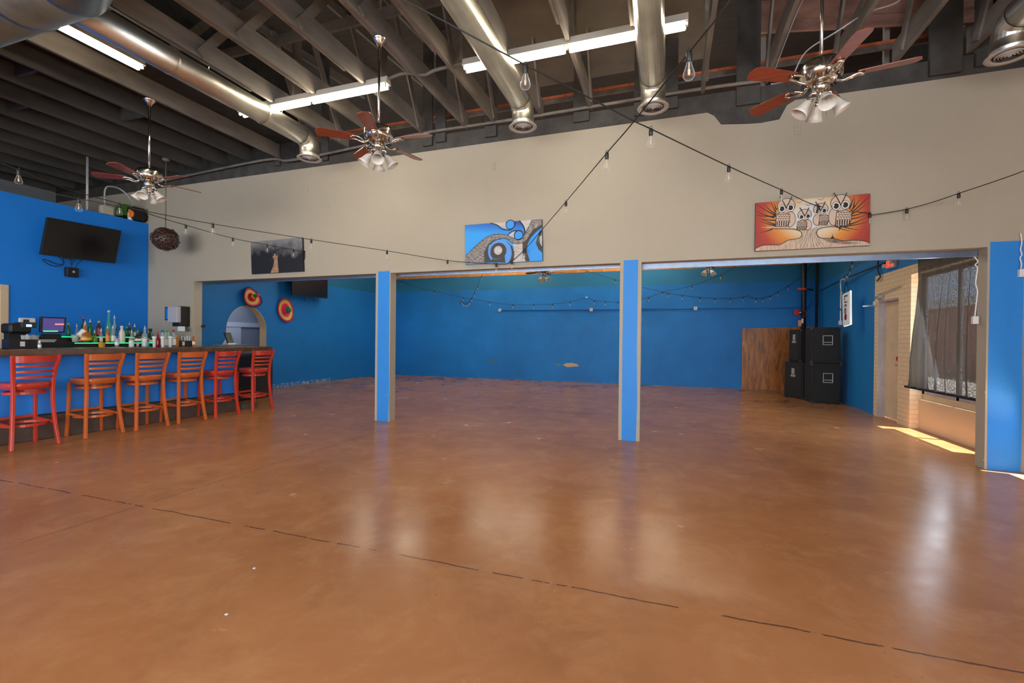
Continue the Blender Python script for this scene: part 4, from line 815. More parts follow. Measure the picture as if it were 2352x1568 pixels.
def straws(px, X, z0, n, lab, col):
    y = onx(px, 790, X).y; mb = M()
    for i in range(n):
        a = random.uniform(0, 2 * PI); r = random.uniform(0, .03); mb.cyl((X + r * math.cos(a), y + r * math.sin(a), z0 + .01), (X + r * 1.5 * math.cos(a), y + r * 1.5 * math.sin(a), z0 + .17 + random.uniform(-.01, .02)), .004, 6, random.randrange(2))
    tag(obj('straws', mb, [m_wplas, col], off=(X, y, z0)), lab, 'straws', 'straw bundles', 'stuff')
straws(62, -7.9, BT, 14, 'wrapped straws packed in the left clear cup', m_black); straws(76, -7.9, BT, 14, 'wrapped straws packed in the right clear cup', m_black)
def caddy(px0, px1, X, h, lab, dep_=.14):
    y0, y1 = onx(px0, 800, X).y, onx(px1, 800, X).y; w = .006
    t_ = thing('bar_caddy', lab, 'caddy', (X, (y0 + y1) / 2, BT), 'napkin caddies on the bar')
    mb = M(); mb.box((X, y0, BT), (X + w, y1, BT + h)); mb.box((X - dep_, y0, BT), (X - dep_ - w, y1, BT + h)); mb.box((X - dep_, y0, BT), (X, y0 + w, BT + h)); mb.box((X - dep_, y1 - w, BT), (X, y1, BT + h)); mb.box((X - dep_, y0, BT), (X, y1, BT + w))
    obj('tray', mb, m_black, t_); ym = y0 + (y1 - y0) * .45; obj('divider', M().box((X - dep_, ym, BT), (X, ym + w, BT + h)), m_black, t_); return t_, y0, y1
tC, y0, y1 = caddy(20, 85, -7.62, .115, 'black bar caddy with a grey sticker at the left end'); obj('sticker', M().box((-7.613, y0 + (y1 - y0) * .38, BT + .03), (-7.612, y0 + (y1 - y0) * .55, BT + .09)), m_white, tC)
tC, y0, y1 = caddy(402, 441, -7.75, .10, 'black bar caddy with straws at the right end'); obj('sticker', M().box((-7.743, y0 + (y1 - y0) * .40, BT + .02), (-7.742, y0 + (y1 - y0) * .54, BT + .085)), m_white, tC)
straws(422, -7.82, BT, 10, 'dark wrapped straws in the right caddy, left bundle', m_black); straws(433, -7.82, BT, 12, 'blue white wrapped straws in the right caddy', pm('pale_blue_straw', (.25, .45, .65), .5))
# taps under the towel dispenser row: silver shakers
for px, lab in ((391, 'tall steel shaker between green and crimson sealed bottles'), (374, 'tall steel shaker in front of the blue sealed bottle')):
    bottle(px, XF + .1, BT, 24, 'can', c_['steel'], c_['white'], lab, None, False)
# register
rg_ = thing('register_monitor', 'black register touch screen with a purple display', 'monitor', (-8.75, onx(122, 745, -8.75).y, 1.13))
XM = -8.72
A = [onx(u, v, XM) for u, v in ((94, 727), (153, 729), (149, 764), (92, 763))]
obj('screen_bezel', M().prism(A, (-.04, 0, 0)), m_black, rg_, .006)
def ins_(P, k, dx): c0 = sum(P, Vector()) / 4; return [c0 + (p - c0) * k + Vector((dx, 0, 0)) for p in P]
disp = obj('display', M().face(ins_(A, .84, .002)), pm('purple_display', (.03, .02, .08), .3, emit=.26, ecol=(.16, .12, .45)), rg_)
def onm(x, y): return onx(0 + x / 7.127, 680 + y / 7.127, XM + .003)
obj('display_bar', M().face([onm(705, 562), onm(950, 562), onm(950, 582), onm(705, 582)]), pm('green_bar', (.1, .6, .1), .3, emit=.6, ecol=(.1, .7, .2)), disp)
sq = M()
for i in range(9):
    x = 900 + i * 17; sq.face([onm(x, 470), onm(x + 13, 470), onm(x + 15, 446 + 5 * (i % 3)), onm(x + 3, 443 + 6 * ((i + 1) % 2))])
obj('display_text', sq, pm('red_text', (.8, .2, .15), .3, emit=.8, ecol=(.95, .25, .2)), disp)
ym = rg_.location.y
obj('stand', M().prism([(XM - .03, ym - .09, 1.36), (XM - .03, ym + .09, 1.36), (XM - .03, ym + .11, 1.27), (XM - .03, ym - .11, 1.27)], (-.1, 0, 0)).box((XM + .02, ym - .16, 1.24), (XM - .2, ym + .15, 1.275)), m_black, rg_)
obj('base', M().box((XM + .08, ym - .26, 1.13), (XM - .3, ym + .36, 1.24)), m_black, rg_, .006)
obj('paper_stack', M().box((XM + .06, ym - .27, 1.24), (XM - .08, ym - .02, 1.25)).box((XM + .05, ym - .25, 1.262), (XM - .07, ym + .0, 1.272)), m_wplas, rg_)
pp = thing('receipt_printer', 'black receipt printer with a small lit panel beside the straw cups', 'printer', (-8.7, onx(45, 755, -8.7).y, 1.13)); yq = pp.location.y
obj('body', M().box((-8.62, yq - .14, 1.36), (-8.85, yq + .1, 1.50)), m_black, pp, .03); obj('paper_cover', M().box((-8.615, yq - .02, 1.44), (-8.8, yq + .15, 1.52)), pm('dark_grey_plastic', (.03, .03, .028), .5), pp, .01)
obj('panel', M().box((-8.612, yq + .03, 1.455), (-8.61, yq + .09, 1.49)), pm('panel_light', (.3, .4, .8), .3, emit=.9, ecol=(.4, .5, 1)), pp); obj('printer_stand', M().box((-8.68, yq - .12, 1.13), (-8.8, yq + .06, 1.36)), m_black, pp)
th_ = thing('thermostat', 'white oblong thermostat on the blue wall over the bar', 'thermostat', (LX, onx(61, 737, LX).y, 1.57)); yt = th_.location.y; zt_ = onx(61, 737, LX).z
obj('case', M().box((LX, yt - .105, zt_ - .05), (LX + .03, yt + .105, zt_ + .05)), m_wplas, th_, .025); obj('display', M().box((LX + .03, yt - .055, zt_ - .02), (LX + .032, yt + .02, zt_ + .025)), pm('lcd', (.04, .045, .02), .4), th_)
fr = thing('cooler_cabinet', 'orange cabinet seen through the left doorway', 'cabinet', (-10.6, 3.9, 0))
obj('body', M().box((-10.45, 3.2, 0), (-11.1, 4.22, 1.88)), pm('orange_enamel', (.60, .10, .02), .4), fr, .02); obj('latch', M().box((-10.44, 4.12, 1.45), (-10.40, 4.24, 1.55)), m_black, fr)
# tablet at the bar end
tb = thing('tablet_terminal', 'black tablet terminal on a grey tray at the far bar end', 'terminal', (-7.75, onx(528, 790, -7.75).y, BT)); yy = tb.location.y
obj('tray', M().box((-7.60, yy - .25, BT), (-7.95, yy + .22, BT + .03)), pm('grey_tray', (.13, .15, .18), .5), tb, .006)
p0, p1 = onx(521, 750, -7.75), onx(534, 783, -7.75)
obj('screen', M().hexa([(-7.70, p0.y, BT + .05), (-7.70, p1.y, BT + .05), (-7.74, p1.y, BT + .05), (-7.74, p0.y, BT + .05), (-7.80, p0.y, 1.42), (-7.80, p1.y, 1.42), (-7.84, p1.y, 1.42), (-7.84, p0.y, 1.42)]), m_black, tb)
obj('stand', M().prism([(-7.76, yy - .12, BT + .03), (-7.76, yy + .0, BT + .03), (-7.76, p0.y + .02, 1.30)], (-.04, 0, 0)), m_grey, tb)
obj('card_reader', M().box((-7.66, p0.y - .0, BT + .03), (-7.72, p1.y, BT + .06)), m_wplas, tb)
# towel dispenser
td = thing('towel_dispenser', 'black and grey paper towel dispenser on the beige wall over the bar', 'dispenser', (-8.95, YW, 1.7))
xa, xb, xc = ony(389.5, 720, 6.10).x, ony(411, 720, 6.10).x, ony(437, 720, YW).x
obj('front_cover', M().box((xa, 6.06, 1.60), (xb, 6.14, 1.905)), pm('grey_cover', (.42, .42, .45), .35), td, .012)
obj('body', M().box((xa + .01, 6.14, 1.53), (xc, YW - .001, 1.915)), m_black, td, .012)
obj('paper', M().box((xa + .12, 6.17, 1.44), (xb + .05, 6.18, 1.53)), m_wplas, td)
ff = thing('wall_frame', 'small blue picture with a thin black frame left of the towel dispenser', 'picture', (-9.33, YW, 1.78))
obj('frame', M().box((-9.43, YW - .02, 1.655), (-9.20, YW, 1.918)), m_black, ff); obj('print', M().box((-9.41, YW - .022, 1.675), (-9.2, YW - .02, 1.898)), m_blueL, ff)
nl = thing('green_lamp', 'small dark lamp with green glow at the left opening edge over the bar', 'lamp', (-8.66, 6.45, 1.6))
p = ony(464, 749, 6.48); obj('knob', M().lathe([(.001, 0), (.03, .01), (.03, .05)], p, 14, 0, Matrix.Rotation(PI / 2, 3, 'Y')), m_black, nl)
obj('lens', M().lathe([(.02, 0), (.02, .02), (.001, .025)], Vector((-8.80, 6.56, 1.55)), 12, 0, Matrix.Rotation(-PI / 2, 3, 'X')), pm('green_lens', (.05, 1, .5), .3, emit=45, ecol=(.03, 1, .55)), nl)

# ------------------------------------------------------------ TVs
def tv(name, X, q, lab, extra=0):
    P = [onx(u, v, X) for u, v in q]
    # tilt forward: top further into the room
    c0 = sum(P, Vector()) / 4
    t_ = thing('television', lab, 'television', (LX, c0.y, c0.z), 'televisions')
    n = Vector((1, 0, 0)); obj('casing', M().prism(P, (-.05, 0, 0)), m_black, t_, .004)
    obj('screen', M().face(ins_(P, .965, .0015)), m_screen, t_)
    obj('mount', M().box((LX, c0.y - .12, c0.z - .1), (X - .05, c0.y + .12, c0.z + .1)), m_black, t_)
    return t_, c0
t1, c0 = tv('tv', -9.66, ((109.5, 498), (279.5, 529.5), (265, 604.5), (93.5, 583.5)), 'tilted black television on the blue wall above the bar')
obj('sensor_bar', M().box((-9.64, onx(152, 590, -9.66).y - .03, onx(152, 591, -9.66).z - .02), (-9.68, onx(160, 590, -9.66).y + .04, onx(152, 591, -9.66).z + .01)), m_black, t1)
XT = -9.9
obj('cable', M().tube(catmull([onx(u, v, XT) for u, v in ((143, 590), (147, 602), (140, 610), (120, 610), (103, 601), (98, 595), (110, 598), (130, 606), (147, 605), (140, 595), (134, 588))]), .006, 6), m_cord, t1)
obj('cable', M().tube(catmull([onx(u, v, XT) for u, v in ((160, 590), (163, 602), (165, 613))]), .007, 6).tube(catmull([onx(u, v, XT) for u, v in ((190, 596), (178, 606), (172, 615))]), .004, 6).tube(catmull([onx(u, v, XT) for u, v in ((177, 595), (168, 600), (165, 608))]), .004, 6), m_cord, t1)
p = onx(164.5, 625.5, XT + .0)
o = tag(obj('media_box', M().box((LX, p.y - .085, p.z - .078), (LX + .09, p.y + .085, p.z + .085)), m_black, off=(LX, p.y, p.z), bevel=.012), 'small black box hanging on cables under the left television', 'box')
obj('round_badge', M().lathe([(.020, .0), (.018, .004)], (LX + .089, p.y + .01, p.z + .01), 16, 0, RY), m_grey, o)
t2, c1 = tv('tv', -9.66, ((668, 600), (754, 596), (752.5, 685.5), (672, 677)), 'black television on the rear room side wall, half hidden by the header')
obj('cable', M().tube([onx(699, 680, -9.8), onx(699.5, 690, -9.85)], .006, 6).tube([onx(720, 682, -9.8), onx(720.5, 693, -9.85)], .006, 6), m_cord, t2)

# ------------------------------------------------------------ sombreros
def sombrero(cp_, r, Rm, cols, lab, tip, ell=1.0):
    t_ = thing('sombrero', lab, 'hat', tuple(cp_), 'sombreros on the blue wall')
    sd_ = .05 if tip else .015
    def saddle(r_, a): return sd_ * (r_ / r) ** 2 * math.cos(2 * a) + .03 * (r_ / r) ** 3
    rings = [(.30, 0), (.55, 1), (.80, 2), (1.0, 3)]
    n = 40; mb = M(); rr_ = [.30, .45, .58, .72, .86, 1.0]
    vs = []
    for q in rr_:
        for i in range(n):
            a = 2 * PI * i / n; vs.append(cp_ + Rm @ Vector((q * r * math.cos(a), q * r * math.sin(a) * ell, saddle(q * r, a))))
    for k in range(len(rr_) - 1):
        for i in range(n): pass
    mb.v = vs
    for k in range(len(rr_) - 1):
        for i in range(n): mb.f.append([k * n + i, k * n + (i + 1) % n, (k + 1) * n + (i + 1) % n, (k + 1) * n + i]); mb.m.append(k); mb.s.append(True)
    bo = obj('brim', mb, cols[0], t_)
    sm = bo.modifiers.new('thick', 'SOLIDIFY'); sm.thickness = .012
    obj('crown', M().lathe([(.32 * r, 0), (.30 * r, .04), (.24 * r, .09)], cp_, 20, 0, Rm, caps=False), cols[3], t_)
    obj('crown_band', M().lathe([(.243 * r, .088), (.20 * r, .13)], cp_, 20, 0, Rm, caps=False), cols[4], t_)
    obj('crown_top', M().lathe([(.20 * r, .13), (.15 * r, .17), (.08 * r, .19), (.001, .195)], cp_, 20, 0, Rm), cols[5], t_)
    if tip: obj('pompom', M().lathe([(.001, .19), (.035, .20), (.045, .23), (.03, .26), (.001, .265)], cp_, 12, 0, Rm), tip, t_)
cY, cR, cP, cN, cG = pm('straw_yellow', (.75, .48, .14), .7), pm('felt_red', (.62, .02, .02), .7), pm('felt_pink', (.75, .03, .10), .7), pm('felt_navy', (.02, .02, .10), .7), pm('felt_green', (.03, .30, .03), .7)
Rw = Matrix.Rotation(PI / 2, 3, 'Y')
sombrero(onx(577, 683, LX + .06), .27, Rw @ Matrix.Rotation(.25, 3, 'Y').inverted() @ Matrix.Rotation(.9, 3, 'Z'), [[cR, cY, cY, cP, cN], cR, cN, cR, cY, cG], 'round sombrero with navy rim and pink pompom above the arch', pm('pompom_pink', (.8, .08, .14), .8), .95)
sombrero(onx(655, 712, LX + .03), .33, Rw @ Matrix.Rotation(.35, 3, 'Z'), [[cP, cP, cY, cY, cR], cY, cR, cP, pm('felt_teal', (.01, .22, .15), .7), bpy.data.materials['felt_teal']], 'tilted red and yellow sombrero right of the arch', None, .80)

# ------------------------------------------------------------ woven ball lamp
bp_ = ony(380, 549, 5.75); Rb = .215
wl = thing('ball_pendant', 'brown woven slat ball lamp hanging in the wall corner', 'pendant lamp', (bp_.x, bp_.y, bp_.z))
obj('canopy', M().lathe([(.06, 0), (.055, -.03), (.02, -.045)], (bp_.x, bp_.y, CZ), 20), m_jst, wl); obj('rod', M().cyl((bp_.x, bp_.y, CZ - .03), (bp_.x, bp_.y, bp_.z + .19), .009, 8), m_jst, wl)
sl = M(); random.seed(3)
for i in range(170):
    ph = math.acos(1 - 2 * (i + .5) / 170); th = i * 2.39996
    n_ = Vector((math.sin(ph) * math.cos(th), math.sin(ph) * math.sin(th), math.cos(ph)))
    rr_ = Rb * random.uniform(.84, 1.0); c0 = Vector((bp_.x, bp_.y, bp_.z)) + Vector((n_.x * rr_, n_.y * rr_, n_.z * rr_))
    tz = Vector((0, 0, 1)).cross(n_); tz = tz.normalized() if tz.length > .1 else Vector((1, 0, 0)); bz_ = n_.cross(tz)
    an = random.uniform(-.35, .35); u1 = tz * math.cos(an) + bz_ * math.sin(an); u2 = n_.cross(u1)
    L_ = random.uniform(.032, .055); R = Matrix((u1, u2, n_)).transposed(); sl.cbox(c0, (L_ * 2, .030, .012), 0, R)
obj('slat_shell', sl, pm('dark_brown_wood_slat', (.060, .030, .022), .45, 0, .4, 8), wl)
obj('inner_shade', M().lathe([(.001, -.12), (.09, -.08), (.12, 0), (.09, .09), (.001, .12)], (bp_.x, bp_.y, bp_.z), 16), m_blackm, wl)

# ------------------------------------------------------------ bar stools (local: back towards +x)
def make_stool(mat, lab):
    t_ = thing('bar_stool', lab, 'bar stool', (0, 0, 0), 'ladder back stools along the bar')
    for s in (-1, 1):
        pts = [(.235, s * .218, 0), (.205, s * .200, .20), (.185, s * .186, .42), (.178, s * .180, .62), (.180, s * .182, .76), (.195, s * .190, .90), (.225, s * .205, 1.02), (.245, s * .216, 1.10)]
        obj('rear_leg', M().sweep(catmull(pts, 4), .034, .042, (1, 0, 0)), mat, t_, .006)
        obj('front_leg', M().sweep([(-.20, s * .195, 0), (-.185, s * .185, .40), (-.18, s * .18, .72)], .036, .036, (1, 0, 0)), mat, t_, .006)
    so = M(); n = 32; prof = []
    def sq(a, r): 
        c0, s0 = math.cos(a), math.sin(a); k = (abs(c0) ** 4 + abs(s0) ** 4) ** -.25; return r * k * c0, r * k * s0
    for zz, r_ in ((.695, .188), (.700, .196), (.765, .206), (.775, .198)): prof.append([(x, y, zz) for x, y in (sq(2 * PI * i / n, r_) for i in range(n))])
    for r_, zz in ((.15, .771), (.08, .768)): prof.append([(x, y, zz) for x, y in (sq(2 * PI * i / n, r_) for i in range(n))])
    vs = [p for r in prof for p in r]; so.add(vs, [(k * n + i, k * n + (i + 1) % n, (k + 1) * n + (i + 1) % n, (k + 1) * n + i) for k in range(5) for i in range(n)], 0, True)
    so.f += [list(range(n))[::-1], list(range(5 * n, 6 * n))]; so.m += [0, 0]; so.s += [False, False]
    obj('seat', so, mat, t_)
    def slat(z, hh, hy, x0, nm):
        pts = [(x0 + .045 * math.cos(PI * f) * 1.0 * (1) if False else x0 + .045 * (1 - (f * 2 - 1) ** 2), (f * 2 - 1) * hy, z) for f in [i / 10 for i in range(11)]]
        obj(nm, M().sweep(pts, .016, hh), mat, t_, .004)
    slat(1.055, .085, .20, .222, 'crest_rail'); slat(.972, .030, .185, .205, 'back_slat'); slat(.906, .030, .178, .195, 'back_slat'); slat(.840, .030, .174, .187, 'back_slat')
    for z, r_ in ((.650, .182), (.268, .200)):
        ring = [(math.cos(a) * r_ * 1.0, math.sin(a) * r_ * 1.0, z) for a in [2 * PI * i / 32 for i in range(32)]]
        obj('ring_stretcher', M().sweep(ring, .016, .030, closed=True), mat, t_)
    obj('footrest', M().box((-.205, -.18, .315), (-.18, .18, .35)), mat, t_, .004)
    for s in (-1, 1): obj('side_stretcher', M().sweep([(-.185, s * .188, .30), (.19, s * .195, .27)], .018, .03), mat, t_)
    return t_
red0 = make_stool(m_redst, 'red bar stool nearest the left picture edge, standing alone'); or0 = make_stool(m_orst, 'orange bar stool right after the gap, first of three orange ones')
red0.location = (-7.355, 3.305, 0); or0.location = (-7.375, 4.02, 0)
for src, y, dx, lab in ((or0, 4.585, -7.32, 'orange bar stool in the middle of the three orange ones'), (or0, 5.165, -7.31, 'orange bar stool standing beside a red one, third orange one'), (red0, 5.737, -7.265, 'red bar stool between an orange stool and the last stool'), (red0, 6.41, -7.225, 'red bar stool at the far end of the bar')):
    c0 = dup(src); c0.location = (dx, y, 0); c0['label'] = lab

# ------------------------------------------------------------ back wall fittings
tag(obj('wall_conduit', M().tube(catmull([(-5.40, YB - .03, 2.335), (-2.4, YB - .03, 2.33), (.7, YB - .03, 2.325), (3.35, YB - .03, 2.32), (3.62, YB - .03, 2.35), (3.70, YB - .03, 2.5)]), .018), m_blueB), 'thin blue painted conduit running along the back wall', 'pipe')
for px, py, lab in ((1148, 712, 'beige outlet box on the back wall conduit, left end'), (1358, 711, 'beige outlet box on the back wall conduit, middle'), (1597.5, 708, 'white double outlet box on the back wall conduit, right')):
    p = ony(px, py, YB - .05); o = tag(obj('outlet_box', M().box((p.x - .048, YB - .06, p.z - .048), (p.x + .048, YB, p.z + .048)), m_white, off=(p.x, YB, p.z), bevel=.006), lab, 'outlet', 'outlet boxes on the back wall')
    obj('receptacle', M().box((p.x - .02, YB - .063, p.z - .022), (p.x - .004, YB - .06, p.z + .022)).box((p.x + .004, YB - .063, p.z - .022), (p.x + .02, YB - .06, p.z + .022)), pm('tan_receptacle', (.5, .3, .2), .5), o)
p = ony(1347, 683, YB - .02); tag(obj('wall_hook', M().box((p.x - .03, YB - .04, p.z - .01), (p.x + .04, YB, p.z + .02)), m_white), 'small white hook holding the bulb string on the back wall', 'hook')
# peeled plaster spots on the back wall
for q, mt, lab in (([(1293, 838), (1300, 834), (1312, 833), (1326, 836), (1330, 841), (1316, 842), (1303, 843)], pm('bare_plaster', (.50, .36, .22), .8), 'bare tan plaster patch low on the back wall'), ([(1272, 836), (1282, 834), (1292, 838), (1286, 841), (1276, 839)], pm('loose_plaster', (.07, .20, .34), .8), 'crumbled plaster spot beside the bare patch'), ([(1118, 827), (1128, 825), (1140, 828), (1130, 833)], pm('green_stain', (.06, .16, .20), .8), 'faint greenish patch low on the back wall')):
    tag(obj('plaster_patch', M().prism([ony(u, v, YB) for u, v in q], (0, -.004, 0)), mt), lab, 'patch', 'plaster patches on the back wall')
tag(obj('riser_pipe', M().cyl((3.43, 14.15, 0), (3.43, 14.15, 5.6), .062, 20), m_black), 'thick black sprinkler riser pipe in the back corner', 'pipe')
rp = [o for o in bpy.data.objects if o.name == 'riser_pipe'][0]
def atp(u, v): return ony(u, v, 14.08)
p = atp(1843, 663); obj('clamp', M().lathe([(.075, -.03), (.078, 0), (.075, .03)], (3.43, 14.15, p.z), 18).cbox((3.31, 14.08, p.z), (.09, .05, .05)), pm('orange_clamp', (.75, .10, .02), .5), rp); obj('bracket', M().cyl((3.48, 14.10, p.z), (3.66, 14.2, p.z - .03), .022, 8), m_black, rp)
p = atp(1829, 717); obj('alarm_switch', M().cbox((p.x, 14.06, p.z), (.12, .09, .13)), pm('alarm_red', (.45, .01, .01), .4), rp, .008); obj('switch_arm', M().cyl((p.x + .05, 14.06, p.z - .01), (3.43, 14.1, p.z + .01), .03, 8), m_brass, rp)
p = atp(1836, 742); obj('gauge', M().cbox((p.x, 14.04, p.z), (.07, .05, .16)), pm('copper_tag', (.75, .30, .16), .5), rp); p = atp(1842, 737); obj('tag', M().cbox((p.x, 14.04, p.z), (.04, .03, .12)), m_wplas, rp)
obj('red_hose', M().tube(catmull([atp(1832, 722), atp(1838, 730), atp(1848, 727), atp(1852, 720), atp(1848, 714), atp(1840, 712)]), .010, 6), bpy.data.materials['alarm_red'], rp)
tag(obj('thin_pipe', M().cyl((3.80, 14.42, 1.75), (3.80, 14.42, 5.6), .035, 12), m_blackm), 'thin dark conduit rising in the very corner', 'pipe')
pn = [ony(1706, 755, 14.50), ony(1706, 895, 14.50)]
tag(obj('plywood_panel', M().hexa([(2.00, 14.50, 0), (3.88, 14.50, 0), (3.88, 14.52, 0), (2.00, 14.52, 0), (2.00, 14.51, 1.73), (3.88, 14.51, 1.80), (3.88, 14.53, 1.80), (2.00, 14.53, 1.73)]), m_ply), 'reddish brown stained plywood panel leaning on the back wall', 'panel')
# speakers
m_spk = pm('black_speaker_carpet', (.010, .010, .010), .75, 0, .4, 60, .2)
def spk(name, A_, B_, dpt, z0, z1, lab, logo):
    A_, B_ = Vector((*A_, 0)), Vector((*B_, 0)); d = (B_ - A_); n_ = Vector((-d.y, d.x, 0)).normalized() * dpt
    t_ = thing('speaker_cabinet', lab, 'speaker', tuple((A_ + B_) / 2 + n_ / 2 + Vector((0, 0, z0))), 'black speaker cabinets')
    q = [A_, B_, B_ + n_, A_ + n_]
    obj('cabinet', M().hexa([p + Vector((0, 0, z0)) for p in q] + [p + Vector((0, 0, z1)) for p in q]), m_spk, t_, .012)
    f = -n_.normalized() * .012; du = d.normalized(); w = d.length; zc = (z0 + z1) / 2
    gpts = [A_ + du * .04, B_ - du * .04]; obj('grille', M().prism([gpts[0] + Vector((0, 0, z0 + .04)), gpts[1] + Vector((0, 0, z0 + .04)), gpts[1] + Vector((0, 0, z1 - .04)), gpts[0] + Vector((0, 0, z1 - .04))], f), m_blackm, t_)
    g_ = m_grey if logo else m_wplas
    if logo:
        c0 = A_ + du * w * .56 + Vector((0, 0, z0 + (z1 - z0) * .64)) + f * 1.1; mb = M()
        for ax, az_, sx, sz in ((0, .10, .19, .014), (0, -.10, .19, .014), (-.09, 0, .014, .21), (.09, 0, .014, .21), (0, -.045, .17, .014)): mb.prism([c0 + du * (ax - sx / 2) + Vector((0, 0, az_ - sz / 2)), c0 + du * (ax + sx / 2) + Vector((0, 0, az_ - sz / 2)), c0 + du * (ax + sx / 2) + Vector((0, 0, az_ + sz / 2)), c0 + du * (ax - sx / 2) + Vector((0, 0, az_ + sz / 2))], f * .4)
        obj('badge', mb, g_, t_)
    else:
        c0 = A_ + du * w * .5 + Vector((0, 0, z0 + (z1 - z0) * .62)) + f * 1.1; mb = M()
        for zz, hh, ww in ((0, .025, .16), (.11, .07, .10)): mb.prism([c0 + du * (-ww / 2) + Vector((0, 0, zz - hh)), c0 + du * (ww / 2) + Vector((0, 0, zz - hh)), c0 + du * (ww / 2) + Vector((0, 0, zz + hh)), c0 + du * (-ww / 2) + Vector((0, 0, zz + hh))], f * .4)
        obj('badge', mb, [pm('grey_badge', (.35, .35, .33), .5)], t_)
    for p in (A_, B_):
        for zz in (z0 + .025, z1 - .025): obj('corner_guard', M().cbox(p - n_ * -.02 + Vector((0, 0, zz)), (.05, .05, .05)), m_black, t_)
spk('s', (3.045, 11.84), (3.60, 11.86), .50, .0, .888, 'lower right black speaker cabinet, front one on the floor', True)
spk('s', (3.035, 11.86), (3.59, 11.86), .48, .89, 1.695, 'upper right black speaker cabinet stacked under the white sign', True)
spk('s', (2.76, 13.02), (3.02, 12.42), .50, .0, .875, 'lower left black speaker cabinet, wide one on the floor', False)
spk('s', (2.85, 12.98), (2.98, 12.55), .45, .877, 1.66, 'upper left black speaker cabinet, narrow one against the plywood', False)
# ------------------------------------------------------------ right wall fittings of the rear room
ex = thing('exit_sign', 'red lettered EXIT sign box on the side wall under the header', 'sign', (3.64, 9.66, 2.76))
q0 = [onx(u, v, 3.62) for u, v in ((2036, 598), (2055, 595), (2053, 613), (2035, 617))]
obj('box', M().prism(q0, (.05, 0, 0)), m_white, ex)
def text(name, s, loc, size, rot, mat, parent, ext=.001):
    cu = bpy.data.curves.new(name, 'FONT'); cu.body = s; cu.size = size; cu.extrude = ext; cu.align_x = 'CENTER'; cu.align_y = 'CENTER'
    tmp = bpy.data.objects.new(name, cu); C.objects.link(tmp); dg = bpy.context.evaluated_depsgraph_get()
    me = bpy.data.meshes.new_from_object(tmp.evaluated_get(dg)); C.objects.unlink(tmp); bpy.data.objects.remove(tmp)
    me.materials.clear(); me.materials.append(mat); o = bpy.data.objects.new(name, me); C.objects.link(o); o.parent = parent
    o.location = Vector(loc) - OFF[parent]; o.rotation_euler = rot; OFF[o] = Vector(loc); return o
m_exit = pm('exit_red_glow', (.9, .03, .02), .4, emit=.9, ecol=(1, .05, .03))
cE = sum(q0, Vector()) / 4
tx_ = text('letters', 'EXIT', cE + Vector((-.004, 0, 0)), .155, (PI / 2, 0, -PI / 2), m_exit, ex)
obj('emergency_lamp', M().lathe([(.03, 0), (.04, .05), (.001, .055)], cE + Vector((-.0, -.13, .02)), 12, 0, Matrix.Rotation(-PI / 2, 3, 'Y')).lathe([(.03, 0), (.035, .05), (.001, .055)], cE + Vector((.0, .16, -.01)), 12, 0, Matrix.Rotation(-PI / 2, 3, 'Y')), m_white, ex)
obj('bracket', M().cbox(cE + Vector((.03, 0, 0)), (.06, .1, .1)), m_white, ex)
sg_ = thing('light_sign', 'white glowing upright sign hanging on the side wall by the speakers', 'sign', (3.45, 10.55, 2.0))
S4 = [onx(u, v, 3.42) for u, v in ((1934, 677), (1950.5, 668), (1951, 744), (1936, 749))]
obj('panel', M().prism(S4, (.05, 0, 0)), pm('lit_white_panel', (.8, .8, .78), .4, emit=.05, ecol=(1, 1, .97)), sg_, .01)
ring = [p + Vector((.03, 0, 0)) for p in ins_(S4, 1.02, 0)]
obj('tube_outline', M().tube(ring + [ring[0]], .009, 8), pm('white_tube_glow', (.9, .95, 1), .4, emit=.7, ecol=(.85, .95, 1)), sg_)
cS = sum(S4, Vector()) / 4
text('letters', 'Lite', cS + Vector((-.006, 0, .10)), .26, (PI / 2, PI / 2, -PI / 2), m_ink, sg_)
obj('emblem', M().lathe([(.07, 0), (.001, .002)], cS + Vector((-.004, 0, -.16)), 20, 0, Matrix.Rotation(-PI / 2, 3, 'Y')), pm('dark_red_emblem', (.35, .01, .02), .4), sg_)
bpy.data.objects[sg_.children[-1].name].scale = (1, 1, 1)
obj('power_cord', M().tube(catmull([onx(1931, 742, 3.6), onx(1931, 700, 3.6), onx(1932, 670, 3.58), onx(1931, 645, 3.58), onx(1940, 640, 3.55), onx(1948, 632, 3.5)]), .014, 6), m_wplas, sg_); obj('hanging_loop', M().tube([onx(1938, 672, 3.45), onx(1944, 645, 3.5), onx(1949, 670, 3.45)], .006, 6), m_cord, sg_)
obj('adapter', M().cbox(onx(1930, 741, 3.6), (.05, .07, .09)), m_wplas, sg_)
tag(obj('wall_cable', M().tube(catmull([onx(u, v, 3.62) for u, v in ((1883, 668), (1925, 647), (1965, 630), (2010, 612), (2034, 603))]), .014, 6), m_cord), 'dark cable running up the side wall to the exit sign', 'cable')
tag(obj('wall_cable', M().tube(catmull([onx(u, v, 3.62) for u, v in ((2018, 592), (2016, 620), (2022, 635), (2014, 645))]), .012, 6), m_cord), 'short dark cable loop left of the exit sign', 'cable')
tag(obj('coat_rod', M().cyl(onx(1983, 703, 3.2), onx(2009, 701, 3.62), .012, 8).cbox(onx(2008, 697, 3.62), (.03, .03, .08)), m_white), 'thin white rod sticking out beside the exit door', 'rod')
